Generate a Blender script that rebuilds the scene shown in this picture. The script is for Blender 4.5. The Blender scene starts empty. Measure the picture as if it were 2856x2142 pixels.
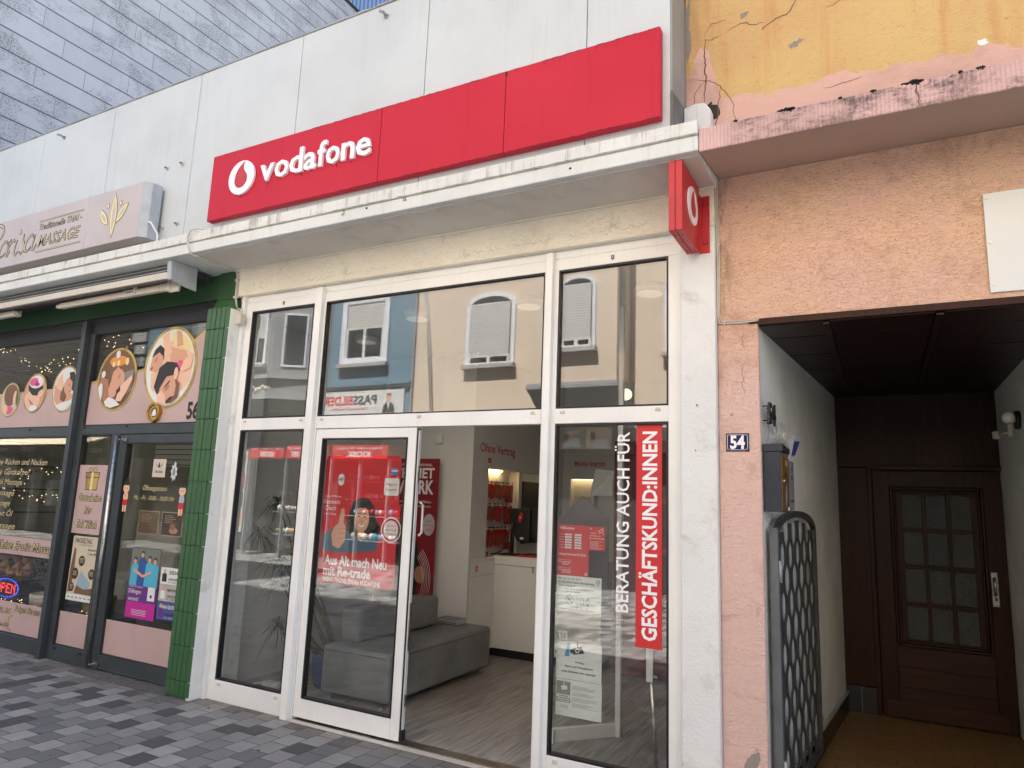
import bpy, bmesh, math, random
from mathutils import Vector, Matrix
R = math.radians
C = bpy.context.scene.collection
SC = bpy.context.scene

# ------------------------------------------------------------------ camera
def setup_camera():
    cam = bpy.data.cameras.new('camera'); co = bpy.data.objects.new('camera', cam); C.objects.link(co)
    yaw, pitch, roll = R(-28.333), R(9.574), R(2.155)
    f = Vector((math.sin(yaw)*math.cos(pitch), math.cos(yaw)*math.cos(pitch), math.sin(pitch)))
    r = Vector((math.cos(yaw), -math.sin(yaw), 0)); u = r.cross(f)
    r2 = math.cos(roll)*r + math.sin(roll)*u; u2 = -math.sin(roll)*r + math.cos(roll)*u
    m = Matrix((r2, u2, -f)).transposed().to_4x4(); m.translation = Vector((0, -4.159, 1.70))
    co.matrix_world = m
    cam.sensor_width = 36; cam.sensor_fit = 'HORIZONTAL'; cam.lens = 1920.37/2856*36
    cam.clip_start = 0.05; cam.clip_end = 500
    SC.camera = co
setup_camera()

# ------------------------------------------------------------------ sky, sun, exposure
world = bpy.data.worlds.new('World'); SC.world = world; world.use_nodes = True
wn = world.node_tree; bg = wn.nodes['Background']
sky = wn.nodes.new('ShaderNodeTexSky'); sky.sky_type = 'NISHITA'; sky.sun_disc = False
SUN_DIR = Vector((0.14, -1.0, -1.72)).normalized()
sky.sun_elevation = R(59.6); sky.sun_rotation = R(-8); sky.air_density = 1.0; sky.dust_density = 1.2
hs = wn.nodes.new('ShaderNodeHueSaturation'); hs.inputs['Saturation'].default_value = .9
wn.links.new(sky.outputs['Color'], hs.inputs['Color']); wn.links.new(hs.outputs['Color'], bg.inputs['Color']); bg.inputs['Strength'].default_value = 0.08
sl = bpy.data.lights.new('sun', 'SUN'); sl.energy = 5.0; sl.angle = R(0.5); sl.color = (1.0, 0.955, 0.89)
so = bpy.data.objects.new('sun', sl); C.objects.link(so)
so.rotation_euler = SUN_DIR.to_track_quat('-Z', 'Y').to_euler(); so.location = (0, 10, 30)
SC.view_settings.view_transform = 'Standard'; SC.view_settings.look = 'None'; SC.view_settings.gamma = 1
SC.view_settings.exposure = 2.45
SC.cycles.max_bounces = 10; SC.cycles.transparent_max_bounces = 24; SC.cycles.diffuse_bounces = 5
SC.cycles.glossy_bounces = 4; SC.cycles.sample_clamp_indirect = 6

# ------------------------------------------------------------------ materials
class N:
    def __init__(s, name):
        s.m = bpy.data.materials.new(name); s.m.use_nodes = True; s.t = s.m.node_tree
        s.bsdf = s.t.nodes['Principled BSDF']; s.out = s.t.nodes['Material Output']
        s._p = None
    def n(s, typ, **kw):
        nd = s.t.nodes.new('ShaderNode'+typ)
        for k, v in kw.items():
            if k.startswith('i_'):
                s.set(nd.inputs[int(k[2:])], v)
            else: setattr(nd, k, v)
        return nd
    def set(s, inp, v):
        if isinstance(v, bpy.types.NodeSocket): s.t.links.new(v, inp)
        elif isinstance(v, bpy.types.Node): s.t.links.new(v.outputs[0], inp)
        else: inp.default_value = v
    def math(s, op, a, b=0.0, c=None):
        nd = s.n('Math', operation=op); s.set(nd.inputs[0], a); s.set(nd.inputs[1], b)
        if c is not None: s.set(nd.inputs[2], c)
        return nd.outputs[0]
    def pos(s):
        if s._p is None: s._p = s.n('NewGeometry').outputs['Position']
        return s._p
    def scaled(s, sc):
        if isinstance(sc, (int, float)): sc = (sc, sc, sc)
        nd = s.n('VectorMath', operation='MULTIPLY'); s.set(nd.inputs[0], s.pos()); nd.inputs[1].default_value = sc
        return nd.outputs[0]
    def noise(s, sc, detail=4, rough=.55, dist=0.0):
        nd = s.n('TexNoise'); s.set(nd.inputs['Vector'], s.scaled(sc)); nd.inputs['Scale'].default_value = 1
        nd.inputs['Detail'].default_value = detail; nd.inputs['Roughness'].default_value = rough
        nd.inputs['Distortion'].default_value = dist
        return nd.outputs['Fac']
    def ramp(s, fac, lo, hi):
        nd = s.n('MapRange', interpolation_type='SMOOTHSTEP'); s.set(nd.inputs[0], fac)
        nd.inputs[1].default_value = lo; nd.inputs[2].default_value = hi
        return nd.outputs[0]
    def mix(s, fac, a, b, mode='MIX'):
        nd = s.n('Mix', data_type='RGBA', blend_type=mode)
        s.set(nd.inputs[0], fac)
        for i, v in ((6, a), (7, b)):
            if isinstance(v, tuple): v = (v[0], v[1], v[2], 1)
            s.set(nd.inputs[i], v)
        return nd.outputs[2]
    def xyz(s):
        nd = s.n('SeparateXYZ'); s.set(nd.inputs[0], s.pos()); return nd.outputs
    def bump(s, h, strength=.3, dist=.01):
        nd = s.n('Bump'); nd.inputs['Strength'].default_value = strength; nd.inputs['Distance'].default_value = dist
        s.set(nd.inputs['Height'], h); s.t.links.new(nd.outputs[0], s.bsdf.inputs['Normal'])
    def done(s, col=None, rough=.6, metal=0, spec=.5):
        if col is not None:
            if isinstance(col, tuple): col = (col[0], col[1], col[2], 1)
            s.set(s.bsdf.inputs['Base Color'], col)
        s.set(s.bsdf.inputs['Roughness'], rough); s.bsdf.inputs['Metallic'].default_value = metal
        s.bsdf.inputs['Specular IOR Level'].default_value = spec
        return s.m

_cache = {}
def plain(name, col, rough=.5, metal=0, var=.08, sc=9, bump=0, bsc=60, spec=.5):
    if name in _cache: return _cache[name]
    s = N(name); d = tuple(c*(1-var*2) for c in col)
    c = s.mix(s.ramp(s.noise(sc, 5), .35, .7), col, d)
    if bump: s.bump(s.noise(bsc, 4), bump, .004)
    _cache[name] = s.done(c, rough, metal, spec); return _cache[name]
def ink(name, col, rough=.55):
    if name in _cache: return _cache[name]
    s = N(name); _cache[name] = s.done(col, rough); return _cache[name]
def emit(name, col, st):
    if name in _cache: return _cache[name]
    s = N(name); s.bsdf.inputs['Emission Color'].default_value = (*col, 1); s.bsdf.inputs['Emission Strength'].default_value = st
    _cache[name] = s.done(col, .5); return _cache[name]

def weathered(name, col, dirt, amt=.5, streak=True, rough=.75, bump=.15, bsc=120, peel=0, spots=0, dsc=2.5, lo=.48, hi=.75):
    s = N(name)
    base = s.mix(s.ramp(s.noise(1.7, 3), .3, .75), col, tuple(c*.9 for c in col))
    if streak:
        f = s.ramp(s.noise((26, 26, .9), 7, .7, .3), lo, hi)
        g = s.ramp(s.noise(dsc, 4), .35, .65)
        f = s.math('MULTIPLY', f, g)
    else: f = s.ramp(s.noise(dsc*2, 8, .7, .4), lo, hi)
    c = s.mix(s.math('MULTIPLY', f, amt), base, dirt)
    if spots:
        sp = s.ramp(s.noise(55, 3, .6), .70, .76)
        sp = s.math('MULTIPLY', sp, s.ramp(s.noise(3.1, 3), .45, .7))
        c = s.mix(s.math('MULTIPLY', sp, spots), c, tuple(x*.35 for x in dirt))
    h = s.noise(bsc, 5, .6)
    if peel:
        h2 = s.ramp(s.noise((22, 22, 30), 5, .6, 1.2), .52, .56)
        h = s.math('ADD', h, s.math('MULTIPLY', h2, peel))
        e = s.ramp(s.noise((16, 16, 34), 6, .7, 2.0), .60, .64)
        e = s.math('MULTIPLY', e, s.ramp(s.noise(2.2, 2), .5, .7))
        c = s.mix(s.math('MULTIPLY', e, .35), c, dirt)
    s.bump(h, bump, .006)
    return s.done(c, rough)

M_FASCIA = weathered('fascia_panel', (.545, .59, .60), (.40, .40, .36), .5, True, .5, .04, 80, lo=.46, hi=.85, dsc=1.1)
M_LEDGE = weathered('ledge_concrete', (.70, .73, .72), (.30, .27, .21), .7, True, .85, .45, 90, spots=.9, dsc=6, lo=.50, hi=.82)
M_DRIP = weathered('drip_trim_paint', (.70, .72, .695), (.26, .235, .18), .95, True, .85, .4, 90, spots=.6, dsc=9, lo=.46, hi=.70)
M_SOFFIT = weathered('soffit_paint', (.64, .61, .56), (.36, .31, .28), .5, False, .9, .35, 60)
M_LINTEL = weathered('lintel_paint', (.88, .83, .70), (.34, .29, .22), .6, False, .85, .6, 50, peel=.9, spots=.6, lo=.55, hi=.8)
M_PILLAR = weathered('pillar_render', (.79, .81, .80), (.34, .30, .25), .6, False, .9, .7, 60, peel=.12, spots=1.0, lo=.52, hi=.8)
M_UPVC = weathered('white_window_profile', (.84, .855, .84), (.42, .36, .27), .35, True, .32, .02, 30, lo=.5, hi=.85, spots=.35)
M_WHITE = plain('white_plastic', (.72, .72, .70), .4)
M_GASKET = plain('black_gasket', (.012, .012, .014), .45)
M_GREEN = weathered('green_painted_tile', (.045, .125, .05), (.03, .08, .03), .4, True, .38, .12, 70)
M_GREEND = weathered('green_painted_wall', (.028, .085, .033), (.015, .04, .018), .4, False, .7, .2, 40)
M_ANTH = plain('anthracite_profile', (.050, .062, .068), .38, 0, .1, 3)
M_CHAR = plain('charcoal_profile', (.020, .021, .024), .45)
M_STEEL = plain('brushed_steel', (.55, .53, .50), .28, 1.0, .15, 30)
M_GREYM = plain('grey_sheet_metal', (.33, .35, .36), .45, .2, .1, 3)
M_DGREYM = plain('dark_grey_flashing', (.13, .145, .155), .5, .2, .15, 4)
M_CREAM = weathered('cream_powder_coat', (.62, .58, .50), (.25, .21, .17), .5, True, .45, .05, 60)
M_CABLE = plain('cable_white', (.60, .58, .52), .6)
M_BLK = plain('black_matt', (.015, .015, .016), .5)
M_GOLD = plain('gold_foil', (.62, .44, .14), .42, .25, .25, 6)
M_GOLDL = ink('gold_light', (.80, .68, .34))
M_INK = ink('dark_ink', (.02, .018, .015))
M_INKB = ink('brown_ink', (.045, .033, .02))
M_WINK = ink('white_ink', (.80, .80, .80))
M_WINKB = ink('lettering_white', (.86, .86, .88), .35)
M_RINK = ink('red_ink', (.62, .02, .03))
M_GINK = ink('grey_ink', (.25, .25, .25))
M_PAPER = plain('paper', (.74, .77, .75), .7, 0, .04, 8)
M_FILM = plain('dusty_pink_film', (.56, .40, .38), .45, 0, .05, 2)
M_SKIN = ink('print_skin', (.68, .36, .24)); M_SKIN2 = ink('print_skin_light', (.82, .52, .36)); M_SKIN3 = ink('print_skin_shade', (.42, .20, .12))
M_HAIR = ink('print_hair', (.03, .025, .022)); M_BROWN = ink('print_brown', (.20, .10, .05)); M_DENIM = ink('print_denim', (.07, .13, .20))
M_LBLUE = ink('print_light_blue', (.08, .42, .60)); M_PURPLE = ink('print_purple', (.14, .03, .22)); M_MAGENTA = ink('print_magenta', (.50, .02, .28))
M_ORANGE = ink('print_orange', (.75, .30, .06)); M_PETAL = ink('print_petal', (.75, .12, .28)); M_SAND = ink('print_sand', (.62, .54, .40))
M_TOWEL = ink('print_towel', (.75, .76, .74)); M_NAVY = ink('print_navy', (.02, .03, .16)); M_LEAF = ink('print_leaf', (.10, .16, .06))

def red_metal():
    s = N('red_sign_panel')
    st = s.ramp(s.noise((38, 38, .55), 5, .7), .45, .8)
    z = s.xyz()[2]
    c = s.mix(s.math('MULTIPLY', st, .32), (.50, .018, .040), (.33, .010, .018))
    fade = s.ramp(s.noise(1.1, 2), .4, .7)
    c = s.mix(s.math('MULTIPLY', fade, .5), c, (.55, .026, .048))
    top = s.math('MULTIPLY', s.ramp(z, 4.50, 4.575), s.ramp(s.noise((30, 30, 4), 5, .7), .5, .72))
    c = s.mix(s.math('MULTIPLY', top, .6), c, (.10, .02, .015))
    s.bump(s.noise((1.6, 1.6, 1.6), 2), .35, .02)
    return s.done(c, .5, 0, .2)
M_RED = red_metal()
M_RED2 = plain('red_coated_metal', (.52, .016, .026), .4, 0, .08, 5)
M_REDDK = plain('red_print_board', (.24, .007, .012), .5, 0, .05, 2)
M_REDP = plain('red_print', (.60, .025, .03), .45, 0, .04, 2)

def glass(name='clear_glass', tint=(.94, .955, .945), k=2.2, wob=.012, wsc=1.1):
    s = N(name); s.t.nodes.remove(s.bsdf)
    tr = s.n('BsdfTransparent'); tr.inputs[0].default_value = (*tint, 1)
    gl = s.n('BsdfGlossy'); gl.inputs['Roughness'].default_value = .0; gl.inputs['Color'].default_value = (1, 1, 1, 1)
    bp = s.n('Bump'); bp.inputs['Strength'].default_value = wob; bp.inputs['Distance'].default_value = .03
    s.set(bp.inputs['Height'], s.noise(wsc, 1, .4)); s.t.links.new(bp.outputs[0], gl.inputs['Normal'])
    g = s.n('NewGeometry'); dt = s.n('VectorMath', operation='DOT_PRODUCT'); s.t.links.new(g.outputs['Incoming'], dt.inputs[0]); s.t.links.new(g.outputs['Normal'], dt.inputs[1])
    c5 = s.math('POWER', s.math('SUBTRACT', 1.0, s.math('ABSOLUTE', dt.outputs['Value'])), 5.0)      # Schlick, both faces of one pane
    f = s.math('MULTIPLY', s.math('ADD', .043, s.math('MULTIPLY', c5, .957)), k)
    f = s.math('MINIMUM', f, 1.0)
    mx = s.n('MixShader'); s.set(mx.inputs[0], f); s.t.links.new(tr.outputs[0], mx.inputs[1]); s.t.links.new(gl.outputs[0], mx.inputs[2])
    s.t.links.new(mx.outputs[0], s.out.inputs[0]); return s.m
M_GLASS = glass(k=3.0, wob=.006)
M_GLASS_IN = glass('clear_glass_inner', k=.9)
M_GLASS2 = glass('tinted_glass', (.90, .90, .86), 1.3, .015, 1.0)
M_DARKGL = plain('dark_window_glass', (.02, .025, .03), .08, 0, .1, 2)

def paving():
    s = N('concrete_pavers'); X, Y, Z = s.xyz()
    px, py = .1705, .176
    a = s.math('DIVIDE', s.math('ADD', X, 4.827+17.05), px); col = s.math('FLOOR', a); fa = s.math('FRACT', a)
    off = s.math('MULTIPLY', s.math('MODULO', col, 2.0), .5)
    jit = s.math('MULTIPLY', s.math('FRACT', s.math('MULTIPLY', s.math('SINE', s.math('MULTIPLY', col, 12.99)), 43.7)), .16)
    b = s.math('ADD', s.math('ADD', s.math('DIVIDE', s.math('ADD', Y, 1.271+17.6), py), off), jit); row = s.math('FLOOR', b); fb = s.math('FRACT', b)
    cv = s.n('CombineXYZ'); s.set(cv.inputs[0], col); s.set(cv.inputs[1], row)
    wn_ = s.n('TexWhiteNoise', noise_dimensions='2D'); s.set(wn_.inputs['Vector'], cv.outputs[0]); h = wn_.outputs['Value']
    cr = s.n('ValToRGB'); cr.color_ramp.interpolation = 'CONSTANT'; s.set(cr.inputs[0], h)
    e = cr.color_ramp.elements
    cols = [(0, (.068, .068, .068)), (.14, (.14, .14, .139)), (.34, (.185, .183, .18)), (.52, (.222, .218, .21)), (.72, (.262, .256, .246)), (.88, (.3, .292, .28))]
    e[0].position = 0; e[0].color = (*cols[0][1], 1); e[1].position = cols[1][0]; e[1].color = (*cols[1][1], 1)
    for p, c_ in cols[2:]:
        q = e.new(p); q.color = (*c_, 1)
    speck = s.ramp(s.noise(230, 3, .8), .35, .68)
    sp2 = s.math('MULTIPLY', speck, s.ramp(h, .3, .75))
    c = s.mix(s.math('MULTIPLY', sp2, .75), cr.outputs[0], s.mix(.5, cr.outputs[0], (.36, .35, .33)))
    c = s.mix(s.math('MULTIPLY', s.ramp(s.noise(190, 2, .8), .58, .66), .5), c, (.05, .05, .05))
    c = s.mix(s.math('MULTIPLY', s.ramp(s.noise(2.1, 6, .7), .4, .75), .35), c, (.10, .095, .09))
    dy = s.ramp(Y, -.38, -.02)                                       # dust collected along the shopfronts
    c = s.mix(s.math('MULTIPLY', s.math('MULTIPLY', dy, s.ramp(s.noise(7, 5, .7), .3, .6)), .75), c, (.19, .155, .125))
    c = s.mix(s.math('MULTIPLY', s.ramp(s.noise((13, 13, 13), 1, .3), .76, .79), .8), c, (.045, .043, .042))
    c = s.mix(s.math('MULTIPLY', s.ramp(s.noise((21, 21, 21), 1, .3), .775, .80), .7), c, (.34, .33, .31))
    ex = s.math('MULTIPLY', s.math('MINIMUM', fa, s.math('SUBTRACT', 1.0, fa)), px)
    ey = s.math('MULTIPLY', s.math('MINIMUM', fb, s.math('SUBTRACT', 1.0, fb)), py)
    ed = s.math('ADD', s.math('MINIMUM', ex, ey), s.math('MULTIPLY', s.math('SUBTRACT', s.noise(40, 3), .5), .003))
    j = s.ramp(ed, .0012, .0042)
    c = s.mix(j, (.022, .021, .022), c)
    hh = s.math('ADD', s.math('MULTIPLY', s.ramp(ed, .001, .008), 1.0), s.math('MULTIPLY', s.noise(160, 4, .7), .22))
    hh = s.math('ADD', hh, s.math('MULTIPLY', h, .2))
    s.bump(hh, .55, .006)
    return s.done(c, .8)
M_PAVE = paving()

def slate():
    s = N('slate_cladding'); X, Y, Z = s.xyz()
    hgt, ln = .362, 1.16
    a = s.math('DIVIDE', s.math('SUBTRACT', Z, 7.02), hgt); row = s.math('FLOOR', a); fa = s.math('FRACT', a)
    b = s.math('ADD', s.math('DIVIDE', Y, ln), s.math('MULTIPLY', s.math('MODULO', s.math('ADD', row, 90), 3.0), .345)); fb = s.math('FRACT', b)
    cid = s.n('CombineXYZ'); s.set(cid.inputs[0], s.math('FLOOR', b)); s.set(cid.inputs[1], row)
    wn_ = s.n('TexWhiteNoise', noise_dimensions='2D'); s.set(wn_.inputs['Vector'], cid.outputs[0])
    base = s.mix(wn_.outputs['Value'], (.43, .44, .45), (.36, .367, .378))
    st = s.ramp(s.noise((1.0, 1.0, 1.5), 8, .75, .4), .45, .58)
    sp = s.ramp(s.noise((34, 34, 34), 5, .8), .47, .60)
    d = s.math('MULTIPLY', st, s.math('ADD', s.math('MULTIPLY', sp, .85), .12))
    c = s.mix(s.math('MULTIPLY', d, .85), base, (.085, .09, .10))
    c = s.mix(s.math('MULTIPLY', s.ramp(s.noise((3, 3, .7), 4), .5, .75), .3), c, (.50, .52, .55))
    e1 = s.math('MULTIPLY', fa, hgt); e1 = s.math('MINIMUM', e1, s.math('MULTIPLY', s.math('SUBTRACT', 1.0, fa), hgt))
    e2 = s.math('MULTIPLY', s.math('MINIMUM', fb, s.math('SUBTRACT', 1.0, fb)), ln)
    l1 = s.ramp(e1, .004, .016); l2 = s.ramp(e2, .002, .009)
    c = s.mix(l1, (.035, .037, .042), c); c = s.mix(l2, (.20, .205, .215), c)
    h = s.math('ADD', s.math('MULTIPLY', s.math('SUBTRACT', 1.0, fa), 1.0), s.math('MULTIPLY', s.noise(12, 4), .15))
    s.bump(h, .5, .02)
    return s.done(c, .7)
M_SLATE = slate()
def corrugated():
    s = N('blue_corrugated_metal'); X, Y, Z = s.xyz()
    w = s.math('SINE', s.math('MULTIPLY', X, 34.0)); s.bump(w, .8, .03)
    c = s.mix(s.ramp(w, -.9, .2), (.10, .15, .26), (.26, .36, .56))
    return s.done(c, .45)
M_CORR = corrugated()

def stucco(name, kind):
    s = N(name); X, Y, Z = s.xyz()
    worm = s.noise((34, 34, 74), 4, .6, 1.8)
    if kind == 'upper':
        base = s.mix(s.ramp(s.noise(1.6, 4), .35, .7), (.62, .44, .185), (.57, .37, .165))
        base = s.mix(s.math('MULTIPLY', s.ramp(s.noise((9, 9, .8), 4), .52, .75), .45), base, (.52, .22, .08))
        # pink primer showing above the ledge
        xx = s.math('ADD', X, 0.0)
        t = s.math('ADD', s.math('MULTIPLY', s.ramp(X, -.72, -1.0), .26), 4.235)
        tower = s.math('MULTIPLY', s.ramp(s.math('ABSOLUTE', s.math('ADD', X, .885)), .10, .02), .22)
        t = s.math('ADD', s.math('ADD', t, tower), s.math('MULTIPLY', s.math('SUBTRACT', s.noise(5.5, 5, .65), .5), .26))
        t = s.math('SUBTRACT', t, s.math('MULTIPLY', s.ramp(X, -.3, .7), .07))
        pk = s.ramp(s.math('SUBTRACT', t, Z), -.012, .012)
        base = s.mix(pk, base, s.mix(s.ramp(s.noise(4, 4), .4, .7), (.66, .42, .35), (.52, .33, .27)))
        dirt = s.math('MULTIPLY', s.ramp(s.noise((5, 5, 11), 7, .8), .60, .74), s.ramp(s.noise(1.3, 2), .5, .62))
        base = s.mix(s.math('MULTIPLY', dirt, .8), base, (.16, .12, .085))
        dk, st = (.45, .24, .09), .5
        m = s.math('MULTIPLY', s.ramp(worm, .44, .34), s.math('SUBTRACT', .55, s.math('MULTIPLY', pk, .4)))
    elif kind == 'lower':
        base = s.mix(s.ramp(s.noise(1.2, 4, .6), .40, .62), (.80, .53, .37), (.79, .51, .41))
        lowpink = s.ramp(Z, 2.75, 2.35)
        base = s.mix(lowpink, base, (.80, .56, .49))
        base = s.mix(s.math('MULTIPLY', s.ramp(s.noise((150, 150, 150), 2, .6), .62, .68), .45), base, (.35, .20, .13))
        base = s.mix(s.math('MULTIPLY', s.ramp(s.noise((3.4, 3.4, 3.4), 8, .78, .5), .50, .68), .6), base, (.50, .29, .20))
        edge = s.math('MULTIPLY', s.ramp(X, -.70, -.82), s.ramp(s.noise((12, 12, 3), 6, .8), .42, .6))
        edge = s.math('MULTIPLY', edge, s.ramp(Z, 2.6, 2.9))
        base = s.mix(s.math('MULTIPLY', edge, .75), base, (.24, .16, .10))
        m = s.math('MULTIPLY', s.ramp(worm, .46, .36), s.math('ADD', .10, s.math('MULTIPLY', s.ramp(Z, 2.0, 2.9), .42)))
        dk, st = (.42, .21, .11), 1.0
    elif kind == 'white':
        base = s.mix(s.ramp(s.noise(1.5, 5, .7), .35, .7), (.74, .76, .73), (.62, .64, .60))
        base = s.mix(s.math('MULTIPLY', s.ramp(s.noise(90, 3, .7), .62, .70), .5), base, (.16, .15, .13))
        m = s.math('MULTIPLY', s.ramp(worm, .42, .32), .25); dk, st = (.2, .19, .17), .7
    c = s.mix(m, base, dk)
    s.bump(worm, st, .012)
    return s.done(c, .9)
M_ORW = stucco('orange_upper_render', 'upper'); M_PKW = stucco('salmon_roughcast', 'lower'); M_WHW = stucco('white_roughcast', 'white')
def canopy_pink():
    s = N('pink_ledge_mould'); X, Y, Z = s.xyz()
    base = s.mix(s.ramp(s.noise(2.5, 4), .35, .7), (.66, .44, .42), (.54, .36, .34))
    rib = s.math('SINE', s.math('MULTIPLY', X, 330.0))
    blk = s.ramp(s.noise((4, 4, 9), 9, .82, .3), .44, .58)
    up = s.ramp(Z, 3.69, 3.80)
    blk = s.math('MULTIPLY', blk, s.math('ADD', .75, s.math('MULTIPLY', up, .25)))
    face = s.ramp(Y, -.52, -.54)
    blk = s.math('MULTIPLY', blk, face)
    blk = s.math('MULTIPLY', blk, s.ramp(X, -.72, -.55))
    c = s.mix(s.math('MULTIPLY', s.ramp(rib, .2, .9), s.math('MULTIPLY', face, .25)), base, (.30, .19, .17))
    fine = s.ramp(s.noise((60, 60, 14), 6, .8), .35, .6)
    c = s.mix(s.math('MULTIPLY', blk, s.math('ADD', .25, s.math('MULTIPLY', fine, .7))), c, (.06, .05, .05))
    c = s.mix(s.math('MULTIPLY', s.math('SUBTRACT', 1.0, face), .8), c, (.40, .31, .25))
    s.bump(s.math('ADD', s.math('MULTIPLY', s.math('MULTIPLY', rib, face), .3), s.noise(60, 5)), .5, .006)
    return s.done(c, .9)
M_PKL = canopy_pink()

def wood(name, a, b, rough=.45, sc=(3, 3, 40), axis='z'):
    s = N(name)
    f = s.noise({'z': (38, 38, 2.2), 'x': (2.2, 38, 38), 'y': (30, 2.2, 30)}[axis], 5, .65, .6)
    c = s.mix(s.ramp(f, .3, .7), a, b); s.bump(f, .15, .003); return s.done(c, rough, 0, .22)
M_DOORW = wood('dark_brown_wood', (.040, .012, .006), (.018, .006, .003))
M_DOORW2 = wood('brown_wood_panel', (.052, .021, .012), (.028, .011, .006), axis='x')
M_CEILW = wood('dark_ceiling_panel', (.030, .012, .010), (.018, .008, .007), .35, axis='x')
M_FLOORW = wood('oak_vinyl_floor', (.44, .41, .36), (.22, .205, .18), .35, axis='y')
def tiles(name, px, py, base, alt, joint, rough=.35, jw=.004, axes='XY'):
    s = N(name); P = s.xyz(); X, Y = P['XYZ'.index(axes[0])], P['XYZ'.index(axes[1])]
    b = s.math('DIVIDE', Y, py); row = s.math('FLOOR', b); fb = s.math('FRACT', b)
    a = s.math('ADD', s.math('DIVIDE', X, px), s.math('MULTIPLY', row, .5)); fa = s.math('FRACT', a)
    cv = s.n('CombineXYZ'); s.set(cv.inputs[0], s.math('FLOOR', a)); s.set(cv.inputs[1], row)
    w = s.n('TexWhiteNoise', noise_dimensions='2D'); s.set(w.inputs['Vector'], cv.outputs[0])
    c = s.mix(w.outputs['Value'], base, alt); c = s.mix(s.ramp(s.noise(25, 4), .4, .7), c, tuple(x*.7 for x in base))
    ex = s.math('MULTIPLY', s.math('MINIMUM', fa, s.math('SUBTRACT', 1.0, fa)), px)
    ey = s.math('MULTIPLY', s.math('MINIMUM', fb, s.math('SUBTRACT', 1.0, fb)), py)
    j = s.ramp(s.math('MINIMUM', ex, ey), jw*.5, jw*1.3)
    c = s.mix(j, joint, c); s.bump(j, .4, .004); return s.done(c, rough)
M_PTILE = tiles('brown_quarry_tiles', .24, .115, (.22, .125, .045), (.15, .085, .03), (.05, .03, .015))
M_SKTILE = tiles('black_skirting_tiles', .15, .40, (.012, .012, .013), (.02, .018, .018), (.12, .11, .10), .2, .003, 'YZ')
M_SLIP = plain('interior_wall_paint', (.70, .69, .66), .7, 0, .03, 1)
M_GREYW = plain('interior_grey_wall', (.66, .66, .64), .7, 0, .04, 1)
M_COUNTER = plain('white_laminate', (.80, .80, .77), .35, 0, .03, 2)
M_SOFA = plain('grey_faux_leather', (.235, .24, .235), .42, 0, .12, 3, .15, 300)
M_MROOM = plain('massage_room_wall', (.34, .33, .28), .8, 0, .08, 1)
M_BEIGE = weathered('beige_roughcast', (.66, .54, .42), (.46, .37, .29), .4, False, .9, .3, 60)
M_BLUEW = weathered('light_blue_render', (.14, .235, .30), (.10, .17, .22), .4, False, .9, .3, 60)
M_GREYH = weathered('grey_render', (.28, .28, .285), (.17, .17, .175), .5, False, .9, .3, 50)
M_OPPDK = plain('dark_shopfront', (.06, .06, .062), .3, 0, .1, 1)
M_TRIM = plain('white_window_trim', (.72, .74, .78), .7)
M_SHUT = plain('roller_shutter_slats', (.62, .61, .58), .5)
M_SILL = plain('grey_sill', (.40, .38, .36), .7)

# ------------------------------------------------------------------ mesh builder
def F(u, v, w): return (u, -w, v)                    # our street front: u right, v up, w out of the wall
def OPP(u, v, w): return (-u, -9.0 + w, v)           # houses across the street
def WLD(u, v, w): return (u, v, w)
def FX(x0): return lambda u, v, w: (x0 + w, u, v)    # surfaces that face +x
def FY(y0): return lambda u, v, w: (u, y0 - w, v)
def PLW(u, v, w): return (-.605 + .086*u + w, u - .086*w, v)   # left wall of the passage
_org = {}
_font = {}
def glyphs(txt, off=0.0, shear=0.0):
    k = (txt, off, shear)
    if k in _font: return _font[k]
    cu = bpy.data.curves.new('t', 'FONT'); cu.body = txt; cu.size = 1; cu.offset = off; cu.shear = shear; cu.resolution_u = 2; cu.fill_mode = 'BOTH'
    o = bpy.data.objects.new('t', cu); C.objects.link(o)
    bpy.context.view_layer.update()
    me = o.to_mesh(); v = [tuple(p.co[:2]) for p in me.vertices]; f = [tuple(p.vertices) for p in me.polygons]
    ed = {}
    for q in f:
        for a, b in zip(q, q[1:]+q[:1]):
            ed[(a, b)] = 1
    rim = [e for e in ed if (e[1], e[0]) not in ed]
    o.to_mesh_clear(); bpy.data.objects.remove(o); bpy.data.curves.remove(cu)
    _font[k] = (v, f, rim); return _font[k]
CAP = 0.69
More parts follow.
